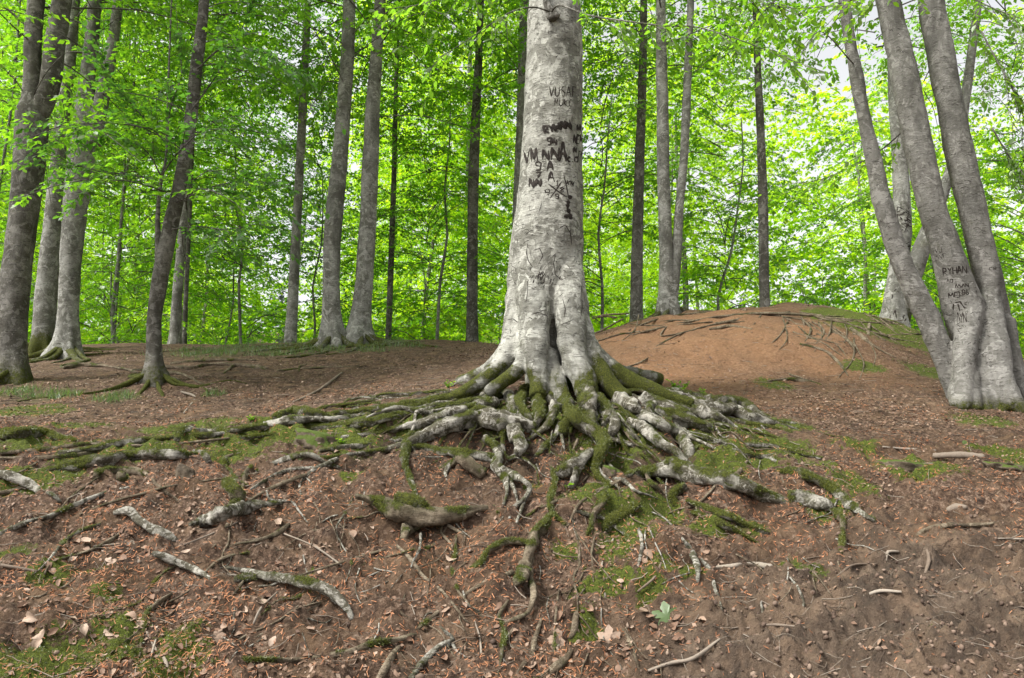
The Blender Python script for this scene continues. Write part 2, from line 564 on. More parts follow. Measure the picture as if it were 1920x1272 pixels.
def mat_ground():
    t = NT('forest_soil')
    c = t.coord(kind='World')
    big = t.noise(c, 0.9, 4, 0.6, 0.3)
    mid = t.noise(c, 5.5, 6, 0.65, 0.4)
    fine = t.noise(c, 32, 6, 0.75, 0.3)
    vf = t.noise(c, 120, 4, 0.8)
    soil = t.ramp(mid, [(0.34, (0.02, 0.011, 0.006)), (0.46, (0.075, 0.044, 0.024)), (0.60, (0.150, 0.093, 0.053)), (0.76, (0.25, 0.165, 0.10))])
    lit = t.ramp(fine, [(0.38, (0.022, 0.013, 0.009)), (0.47, (0.08, 0.047, 0.030)), (0.55, (0.17, 0.108, 0.073)), (0.66, (0.38, 0.28, 0.21))])
    col = t.mix(t.math('MULTIPLY', t.attr('litter'), t.step(t.noise(c, 3.1, 3, 0.5), 0.35, 0.6)), soil, lit)
    col = t.mix(t.math('MULTIPLY', t.attr('orange'), 0.85), col,
                t.ramp(fine, [(0.30, (0.16, 0.078, 0.038)), (0.5, (0.26, 0.138, 0.070)), (0.70, (0.36, 0.21, 0.12))]))
    mud = t.ramp(mid, [(0.3, (0.055, 0.038, 0.027)), (0.5, (0.098, 0.067, 0.045)), (0.7, (0.185, 0.134, 0.095))])
    mud = t.mix(t.math('MULTIPLY', t.step(t.noise(c, 2.6, 4, 0.6, .6), 0.50, 0.58), 0.6), mud, (0.22, 0.148, 0.096))
    mud = t.mix(t.math('MULTIPLY', t.step(t.noise(c, 7, 5, 0.7, .6), 0.54, 0.62), 0.6), mud, (0.05, 0.037, 0.026))
    col = t.mix(t.attr('mud'), col, mud)
    col = t.mix(t.math('MULTIPLY', t.step(vf, 0.57, 0.66), 0.35), col, (0.05, 0.032, 0.022))
    col = t.mix(t.math('MULTIPLY', t.attr('humus_shade'), 0.75), col, t.ramp(fine, [(0.35, (0.018, 0.013, 0.009)), (0.55, (0.06, 0.042, 0.026)), (0.75, (0.13, 0.085, 0.05))]))  # humus colour, darkened to carry the shade between the roots
    mn = t.noise(c, 16, 5, 0.72, 0.6)
    f = t.step(t.math('ADD', t.attr('moss'), t.math('MULTIPLY', t.math('SUBTRACT', mn, 0.5), 1.6)), 0.44, 0.60)
    mossc = t.ramp(t.noise(c, 70, 5, 0.8), [(0.32, (0.02, 0.026, 0.005)), (0.5, (0.07, 0.09, 0.010)), (0.7, (0.17, 0.20, 0.02))])
    col = t.mix(f, col, mossc)
    g = t.step(t.math('ADD', t.attr('grass'), t.math('MULTIPLY', t.math('SUBTRACT', mn, 0.5), 1.2)), 0.4, 0.7)
    col = t.mix(t.math('MULTIPLY', g, 0.35), col, (0.08, 0.10, 0.03))
    h = t.math('ADD', t.math('MULTIPLY', mid, 0.9), t.math('MULTIPLY', fine, 0.7))
    h = t.math('ADD', h, t.math('MULTIPLY', vf, 0.25))
    nb = t.bump(h, 1.0, 0.045)
    ro = t.math('SUBTRACT', 0.95, t.math('MULTIPLY', t.attr('mud'), t.math('MULTIPLY', t.step(fine, 0.4, 0.6), 0.40)))
    t.principled(col, ro, nb, 0.3)
    return t.m


M['ground'] = mat_ground()


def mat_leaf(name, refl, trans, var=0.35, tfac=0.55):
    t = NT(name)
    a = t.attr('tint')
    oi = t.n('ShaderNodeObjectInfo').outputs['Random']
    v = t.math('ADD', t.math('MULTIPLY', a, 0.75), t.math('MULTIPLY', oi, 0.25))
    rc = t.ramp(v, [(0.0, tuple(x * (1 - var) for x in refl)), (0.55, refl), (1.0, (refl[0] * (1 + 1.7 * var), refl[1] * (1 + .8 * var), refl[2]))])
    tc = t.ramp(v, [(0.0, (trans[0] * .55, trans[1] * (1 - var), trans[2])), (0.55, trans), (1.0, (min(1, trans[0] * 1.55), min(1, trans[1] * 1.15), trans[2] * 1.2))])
    d = t.n('ShaderNodeBsdfDiffuse'); t.l(rc, d.inputs['Color'])
    tr = t.n('ShaderNodeBsdfTranslucent'); t.l(tc, tr.inputs['Color'])
    gl = t.n('ShaderNodeBsdfGlossy'); gl.inputs['Roughness'].default_value = 0.45
    gl.inputs['Color'].default_value = (0.9, 0.95, 0.9, 1)
    m1 = t.n('ShaderNodeMixShader'); m1.inputs[0].default_value = tfac
    t.l(d.outputs[0], m1.inputs[1]); t.l(tr.outputs[0], m1.inputs[2])
    m2 = t.n('ShaderNodeMixShader'); m2.inputs[0].default_value = 0.06
    t.l(m1.outputs[0], m2.inputs[1]); t.l(gl.outputs[0], m2.inputs[2])
    t.l(m2.outputs[0], t.out.inputs['Surface'])
    return t.m


M['leaf'] = mat_leaf('beech_leaf', (0.065, 0.125, 0.018), (0.34, 0.74, 0.022), var=.45)
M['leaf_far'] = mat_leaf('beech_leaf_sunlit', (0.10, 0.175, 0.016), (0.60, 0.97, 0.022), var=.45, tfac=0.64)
M['leaf_near'] = mat_leaf('beech_leaf_fresh', (0.07, 0.12, 0.016), (0.30, 0.60, 0.025), tfac=0.6)
M['leaf_shade'] = mat_leaf('beech_leaf_shade', (0.05, 0.105, 0.028), (0.20, 0.50, 0.04))  # shaded copy of the beech leaf, darkness put into its colour
M['fir'] = mat_leaf('fir_needles', (0.045, 0.075, 0.06), (0.04, 0.08, 0.05), tfac=0.2)
M['grass'] = mat_leaf('grass_blade', (0.08, 0.13, 0.03), (0.20, 0.36, 0.06), tfac=0.35)
M['moss'] = mat_leaf('moss_frond', (0.085, 0.10, 0.012), (0.15, 0.20, 0.016), tfac=0.35, var=.55)


def mat_tint(name, stops, rough=0.8, bump=0.0):
    t = NT(name)
    v = t.attr('tint')
    col = t.ramp(v, stops)
    fine = t.noise(t.coord(kind='World'), 55, 4, 0.7)
    col = t.mix(t.math('MULTIPLY', t.step(fine, 0.5, 0.7), 0.4), col, (0.07, 0.045, 0.03))
    t.principled(col, rough, t.bump(fine, 0.4, 0.004), 0.25)
    return t.m


M['needle'] = mat_tint('dry_needle', [(0, (0.17, 0.07, 0.035)), (0.5, (0.32, 0.125, 0.056)), (1, (0.52, 0.25, 0.13))])
M['litter'] = mat_tint('dead_leaf', [(0, (0.06, 0.036, 0.024)), (0.4, (0.17, 0.10, 0.065)), (0.75, (0.25, 0.17, 0.12)), (1, (0.36, 0.27, 0.205))], 0.65)
M['twig'] = mat_tint('twig_bark', [(0, (0.06, 0.04, 0.028)), (0.5, (0.14, 0.105, 0.078)), (1, (0.28, 0.24, 0.195))])
M['clod'] = mat_tint('mud_clod', [(0, (0.06, 0.04, 0.03)), (0.6, (0.14, 0.095, 0.07)), (1, (0.22, 0.16, 0.12))], 0.8)
_t = NT('carved_wood')
_c = _t.coord(kind='World')
_t.principled(_t.ramp(_t.noise(_c, 40, 4, 0.7), [(0.35, (0.012, 0.009, 0.008)), (0.6, (0.032, 0.025, 0.02)), (0.8, (0.07, 0.055, 0.045))]), 0.9)
M['carve'] = _t.m
_t = NT('mossy_rock')
_c = _t.coord(kind='World')
_col = _t.ramp(_t.noise(_c, 12, 6, 0.7, 0.5), [(0.3, (0.05, 0.038, 0.026)), (0.55, (0.12, 0.092, 0.062)), (0.75, (0.20, 0.165, 0.125))])
_col = _t.mix(_t.step(_t.math('ADD', _t.attr('moss'), _t.math('MULTIPLY', _t.noise(_c, 30, 4, 0.7), 0.6)), 0.65, 0.85), _col, (0.06, 0.085, 0.012))
_t.principled(_col, 0.9, _t.bump(_t.noise(_c, 30, 6, 0.7), 0.8, 0.02))
M['rock'] = _t.m

# ------------------------------------------------------------------ ground sheet
MOSS = [(220, 1180, .13), (210, 1232, .15), (340, 1190, .11), (340, 1240, .13), (60, 1255, .28), (20, 1030, .12), (120, 1215, .12), (300, 1265, .12),
        (1120, 925, .22), (1170, 960, .22), (1080, 950, .14), (1200, 1000, .15), (1160, 1015, .15), (1250, 1060, .14), (1110, 1100, .14), (1330, 990, .15),
        (1400, 985, .14), (1240, 935, .18), (1100, 1180, .09), (60, 835, .30), (500, 812, .35), (650, 808, .38), (300, 835, .3), (80, 900, .3), (440, 830, .3),
        (780, 790, .3), (700, 770, .3), (860, 760, .25), (560, 790, .4), (200, 850, .4), (150, 800, .3), (350, 800, .5), (60, 770, .4),
        (1400, 850, .3), (1460, 830, .3), (1530, 870, .18), (1350, 870, .25), (1490, 800, .25), (1600, 905, .2), (1700, 872, .3), (1290, 1080, .1), (1150, 1080, .12),
        (1380, 800, .28), (1300, 800, .25), (1600, 840, .2), (1730, 880, .3), (1880, 850, .25), (1560, 940, .18), (1450, 720, .25), (1620, 690, .3), (1750, 690, .4),
        (1620, 610, .6), (1700, 630, .7), (1560, 590, .5), (1040, 760, .5), (1160, 800, .4), (930, 770, .4), (1100, 850, .2), (660, 900, .1), (580, 1055, .06),
        (200, 1110, .1), (90, 1080, .12), (180, 1060, .1), (1000, 900, .08), (1060, 1030, .1), (1480, 1030, .1), (1220, 1100, .1), (1520, 1060, .1), (1840, 790, .3)]
_moss = [(on(a, b)[0], on(a, b)[1], r) for a, b, r in MOSS]
GRASS = [(100, 742, .5), (220, 745, .4), (30, 735, .4), (430, 657, 1.3), (560, 655, 1.1), (700, 650, 1.0), (400, 735, .2)]
_grass = [(on(a, b)[0], on(a, b)[1], r) for a, b, r in GRASS]
ORANGE = [(1300, 650, 1.5), (1250, 690, 1.2), (1400, 640, 1.4), (1200, 640, 1.0), (1500, 620, 1.0), (1330, 600, 1.4), (1550, 680, .8)]
_orange = [(on(a, b)[0], on(a, b)[1], r) for a, b, r in ORANGE]


def masks(x, y):
    ms = mask_blobs(x, y, _moss) * 1.08
    gr = mask_blobs(x, y, _grass)
    og = mask_blobs(x, y, _orange)
    md = np.clip(mask_blobs(x, y, _mud) * 1.5 + 0.4 * perlin(x * 1.5, y * 1.5, 8) - 0.1, 0, 1)
    li = np.clip(0.75 + 0.5 * perlin(x * 0.8, y * 0.8, 4), 0, 1) * (1 - md)
    return ms, gr, og, md, li


NU, NR = 640, 600
u = np.linspace(-0.88, 0.92, NU)
y = np.exp(np.linspace(math.log(2.0), math.log(17.0), NR))
# finer rows where the bank is, fewer far off
U, Y = np.meshgrid(u, y)
X = U * Y
Z = ground_h(X, Y)
V = np.stack([X, Y, Z], -1).reshape(-1, 3)
i = np.arange(NR - 1)[:, None]; j = np.arange(NU - 1)[None]
a = i * NU + j
Fq = np.stack([a, a + 1, a + NU + 1, a + NU], -1).reshape(-1, 4)
ms, gr, og, md, li = masks(X.ravel(), Y.ravel())
g = new_mesh('ground', V, Fq, M['ground'], attrs={'moss': ms, 'grass': gr, 'orange': og, 'mud': md, 'litter': li, 'humus_shade': root_zone(X.ravel(), Y.ravel()) * np.clip(.75 + .5 * perlin(X.ravel() * 3, Y.ravel() * 3, 4), 0, 1)})
g['kind'] = 'structure'

# wider sheet: falls away behind the ridge, then a far hillside
gx2 = np.concatenate([-np.exp(np.linspace(math.log(700), math.log(12), 60)), np.linspace(-11, 13, 70), np.exp(np.linspace(math.log(14), math.log(700), 60))])
gy2 = np.concatenate([-np.exp(np.linspace(math.log(300), math.log(3), 25)), np.linspace(-2, 24, 90), np.exp(np.linspace(math.log(25), math.log(900), 70))])
X2, Y2 = np.meshgrid(gx2, gy2)
xc = np.clip(X2, -14, 18); yc = np.clip(Y2, -2, 23.5)
Z2 = base_h(xc, yc)
far = np.maximum(0, Y2 - 23.5) + np.maximum(0, np.abs(X2) - 22) * 0.5
Z2 = Z2 - 7 * (1 - np.exp(-far / 14)) * (Y2 > 10)
Z2 = Z2 + 0.34 * np.maximum(0, Y2 - 95) * np.exp(-((Y2 - 95) / 420) ** 2) + 2.0 * fbm(X2 / 60, Y2 / 60, 2, 3) * smooth(40, 100, Y2)
inside = (np.abs(U.min() * Y2) > -X2 * 1.0) & (X2 < U.max() * Y2) & (Y2 > 2.3) & (Y2 < 16.3) & (X2 > U.min() * Y2)
Z2 = Z2 - 0.35 * inside - 0.02
V = np.stack([X2, Y2, Z2], -1).reshape(-1, 3)
ny_, nx_ = X2.shape
i = np.arange(ny_ - 1)[:, None]; j = np.arange(nx_ - 1)[None]
a = i * nx_ + j
Fq = np.stack([a, a + 1, a + nx_ + 1, a + nx_], -1).reshape(-1, 4)
nn = X2.size
g2 = new_mesh('hillside', V, Fq, M['ground'], attrs={'moss': np.full(nn, .3), 'grass': (Y2.ravel() > 20) * 0.9, 'humus_shade': np.zeros(nn), 'orange': np.zeros(nn), 'mud': np.zeros(nn), 'litter': np.ones(nn)})
g2['kind'] = 'structure'


def far_h(x, y):
    """height of the wider sheet at one place"""
    i_ = int(np.clip(np.searchsorted(gx2, x) - 1, 0, len(gx2) - 2)); j_ = int(np.clip(np.searchsorted(gy2, y) - 1, 0, len(gy2) - 2))
    u_ = (x - gx2[i_]) / (gx2[i_ + 1] - gx2[i_]); v_ = (y - gy2[j_]) / (gy2[j_ + 1] - gy2[j_])
    return (Z2[j_, i_] * (1 - u_) + Z2[j_, i_ + 1] * u_) * (1 - v_) + (Z2[j_ + 1, i_] * (1 - u_) + Z2[j_ + 1, i_ + 1] * u_) * v_


# ------------------------------------------------------------------ main beech: trunk
MX, MD = 1030, 7.5
base_pt = P(1035, 716, MD)
main = thing('beech_tree', 'large grey beech with carved letters above a great web of exposed mossy roots', 'tree', base_pt)
main_inv = -base_pt
edges = [(-420, 1000, 1084), (-200, 996, 1088), (0, 990, 1092), (100, 985, 1094), (200, 981, 1095), (300, 974, 1095), (400, 962, 1096), (450, 954, 1097), (500, 949, 1095),
         (550, 948, 1094), (600, 958, 1086), (640, 972, 1078), (680, 982, 1074), (720, 985, 1072), (760, 985, 1072)]
path, rad = [], []
for py, xl, xr in edges:
    q = P((xl + xr) / 2, py, MD)
    dist = MD
    path.append(q); rad.append((xr - xl) / 2 / F_PX * MD * 0.985)
pr = catmull(np.column_stack([path, rad]), 0.02)


def trunk_rad(path_, th, r, d):
    z = path_[:, 2][:, None]
    ang = th[None]
    low = smooth(base_pt[2] + 1.6, base_pt[2] + 0.2, z)
    r = r * (1 + 0.02 * np.sin(ang * 2 + z * 0.8) + 0.03 * low * np.sin(ang * 5 + 1.0))
    return r


parts = [tube(pr[:, :3], pr[:, 3], 96, 0.035, 2.2, 3.0, radf=trunk_rad)]
BUT = [  # px, py, distance, width in photo pixels
    [(984, 470, 7.45, 44), (976, 540, 7.40, 50), (970, 590, 7.32, 50), (963, 635, 7.22, 46), (945, 675, 7.12, 40), (910, 710, 7.06, 32), (868, 735, 7.02, 26), (835, 752, 7.0, 18)],
    [(998, 470, 7.38, 60), (1000, 540, 7.26, 66), (1002, 600, 7.12, 62), (1002, 645, 7.0, 54), (1004, 680, 6.94, 44), (1010, 715, 6.9, 40), (1008, 745, 6.82, 34)],
    [(965, 590, 7.3, 40), (978, 640, 7.12, 34), (980, 678, 7.0, 34), (955, 708, 6.94, 28), (915, 735, 6.9, 20)],
    [(1060, 470, 7.38, 60), (1066, 540, 7.26, 64), (1070, 600, 7.12, 60), (1072, 645, 7.0, 54), (1080, 680, 6.94, 50), (1094, 712, 6.88, 46), (1102, 745, 6.8, 42)],
    [(1072, 520, 7.42, 50), (1086, 590, 7.36, 40), (1104, 650, 7.26, 38), (1146, 692, 7.2, 38), (1195, 720, 7.12, 34), (1250, 745, 7.05, 28), (1300, 757, 7.0, 20)],
    [(1085, 600, 7.25, 44), (1104, 655, 7.1, 40), (1126, 698, 7.0, 38), (1150, 728, 6.93, 34), (1172, 750, 6.86, 34)],
    [(1034, 660, 7.1, 26), (1038, 695, 7.0, 30), (1044, 722, 6.92, 36), (1056, 755, 6.8, 36)],
    [(968, 600, 7.5, 38), (955, 650, 7.6, 36), (918, 692, 7.7, 30), (860, 718, 7.9, 22)], [(1082, 600, 7.6, 38), (1104, 655, 7.7, 36), (1150, 692, 7.75, 30), (1240, 712, 8.0, 24)],
]
for bpts in BUT:
    rows = [list(P(x_, y_, d_)) + [w_ / 2 / F_PX * d_] for x_, y_, d_, w_ in bpts]
    c_ = catmull(rows, 0.03)
    parts.append(tube(c_[:, :3], c_[:, 3], 24, 0.12, 5.0, 1.0))


def fused(name, parts, voxel, iters, mat, parent, mossf=None, loc=None):
    V_, F_ = join(parts)
    V_ = V_ - np.asarray(loc)
    me = bpy.data.meshes.new(name + '_raw')
    me.from_pydata(V_.tolist(), [], F_)
    o = bpy.data.objects.new(name + '_raw', me)
    COL.objects.link(o)
    rm = o.modifiers.new('r', 'REMESH'); rm.mode = 'VOXEL'; rm.voxel_size = voxel; rm.use_smooth_shade = True
    sm = o.modifiers.new('s', 'SMOOTH'); sm.factor = 0.5; sm.iterations = iters
    dg = bpy.context.evaluated_depsgraph_get()
    me2 = bpy.data.meshes.new_from_object(o.evaluated_get(dg))
    bpy.data.objects.remove(o); bpy.data.meshes.remove(me)
    me2.name = name
    c = vcoords(me2); nrm = vnormals(me2)
    w = c + np.asarray(loc)
    dsp = 0.006 * fbm(w[:, 0] * 14, w[:, 1] * 14, w[:, 2] * 5, 3) + 0.012 * perlin(w[:, 0] * 5, w[:, 1] * 5, w[:, 2] * 2.5)
    c = c + nrm * dsp[:, None]
    me2.vertices.foreach_set('co', c.astype(np.float32).ravel())
    ms_ = mossf(w, nrm) if mossf is not None else np.zeros(len(w))
    at = me2.attributes.new('moss', 'FLOAT', 'POINT'); at.data.foreach_set('value', ms_.astype(np.float32))
    at = me2.attributes.new('soil', 'FLOAT', 'POINT'); at.data.foreach_set('value', np.zeros(len(w), dtype=np.float32))
    me2.polygons.foreach_set('use_smooth', np.ones(len(me2.polygons), dtype=bool))
    me2.materials.clear(); me2.materials.append(mat)
    me2.update()
    o = bpy.data.objects.new(name, me2)
    COL.objects.link(o)
    o.parent = parent
    return o


def main_moss(w, nrm):
    hgt = w[:, 2] - base_pt[2]
    m = smooth(0.20, -0.2, hgt) * 0.6 + np.clip(nrm[:, 2], 0, 1) * 0.45 * smooth(0.35, 0.0, hgt)
    m = m + 0.3 * smooth(0.8, 0.0, hgt) * smooth(0.15, 0.5, (w[:, 0] - base_pt[0]))
    return m + 0.65 * fbm(w[:, 0] * 4, w[:, 1] * 4, w[:, 2] * 4, 3) * smooth(0.55, 0.1, hgt)


trunk_main = fused('trunk', parts, 0.0145, 3, M['bark_main'], main, main_moss, base_pt)

# ------------------------------------------------------------------ roots
moss_src = []      # (points, normals, moss) of every root, for the moss fronds
ROOT_GAIN = 0.80


def make_root(pts, moss=0.5, mat='root', lift=0.22, parent=main, origin=None, seg=None, lump=0.22, soil=0.0, name='root'):
    """pts: (px, py, width_px[, extra height m])"""
    rows = []
    for qi, q in enumerate(pts):
        w = q[2]
        eh = q[3] if len(q) > 3 else 0.0
        if qi == len(pts) - 1 and eh == 0:
            eh = -0.9 * w / 2 / F_PX * 5.0        # the end dives into the soil
        p0 = on(q[0], q[1])
        r = w / 2 / F_PX * p0[1] * ROOT_GAIN
        p1 = on(q[0], q[1], r * (lift if w > 15 else max(lift, .55)) + eh, crust_h if w > 15 else ground_h)
        r = w / 2 / F_PX * p1[1] * ROOT_GAIN
        rows.append([*p1, r])
    c = catmull(rows, 0.018 if rows[0][1] < 8 else 0.04)
    c[:, 3] = np.maximum(c[:, 3], 0.0012)
    # wander a little between the traced points
    amp = np.minimum(0.35 * c[:, 3], 0.012)
    sd_ = rng.uniform(0, 50)
    c[:, 0] += amp * perlin(c[:, 0] * 7 + sd_, c[:, 1] * 7, c[:, 2] * 7)
    c[:, 2] += amp * perlin(c[:, 0] * 7 - sd_, c[:, 1] * 7, c[:, 2] * 7)
    rmax = c[:, 3].max()
    sg = seg or (26 if rmax > 0.03 else 14 if rmax > 0.012 else 6)
    V_, q_, t_ = tube(c[:, :3], c[:, 3], sg, lump, 9.0, sd_)
    org = np.asarray(origin if origin is not None else base_pt)
    F_ = q_.tolist() + t_.tolist()
    o = new_mesh(name, V_ - org, F_, M[mat], parent)
    me = o.data
    nrm = vnormals(me)
    up = np.clip(nrm[:, 2] * 0.7 + 0.35, 0, 1)
    nz = fbm(V_[:, 0] * 6 + sd_, V_[:, 1] * 6, V_[:, 2] * 6, 2)
    m_ = np.clip(moss * 0.88 * (0.42 + 0.8 * up) + 0.6 * nz * (moss > 0.05), 0, 1.2)
    gh = V_[:, 2] - ground_h(V_[:, 0], V_[:, 1])
    s_ = np.clip(smooth(0.012, -0.01, gh) * 0.6 + np.clip(-nrm[:, 2], 0, 1) * 0.35 + soil, 0, 1)
    at = me.attributes.new('moss', 'FLOAT', 'POINT'); at.data.foreach_set('value', m_.astype(np.float32))
    at = me.attributes.new('soil', 'FLOAT', 'POINT'); at.data.foreach_set('value', s_.astype(np.float32))
    if V_[:, 1].mean() < 8:
        moss_src.append((V_, nrm, m_))
    return o


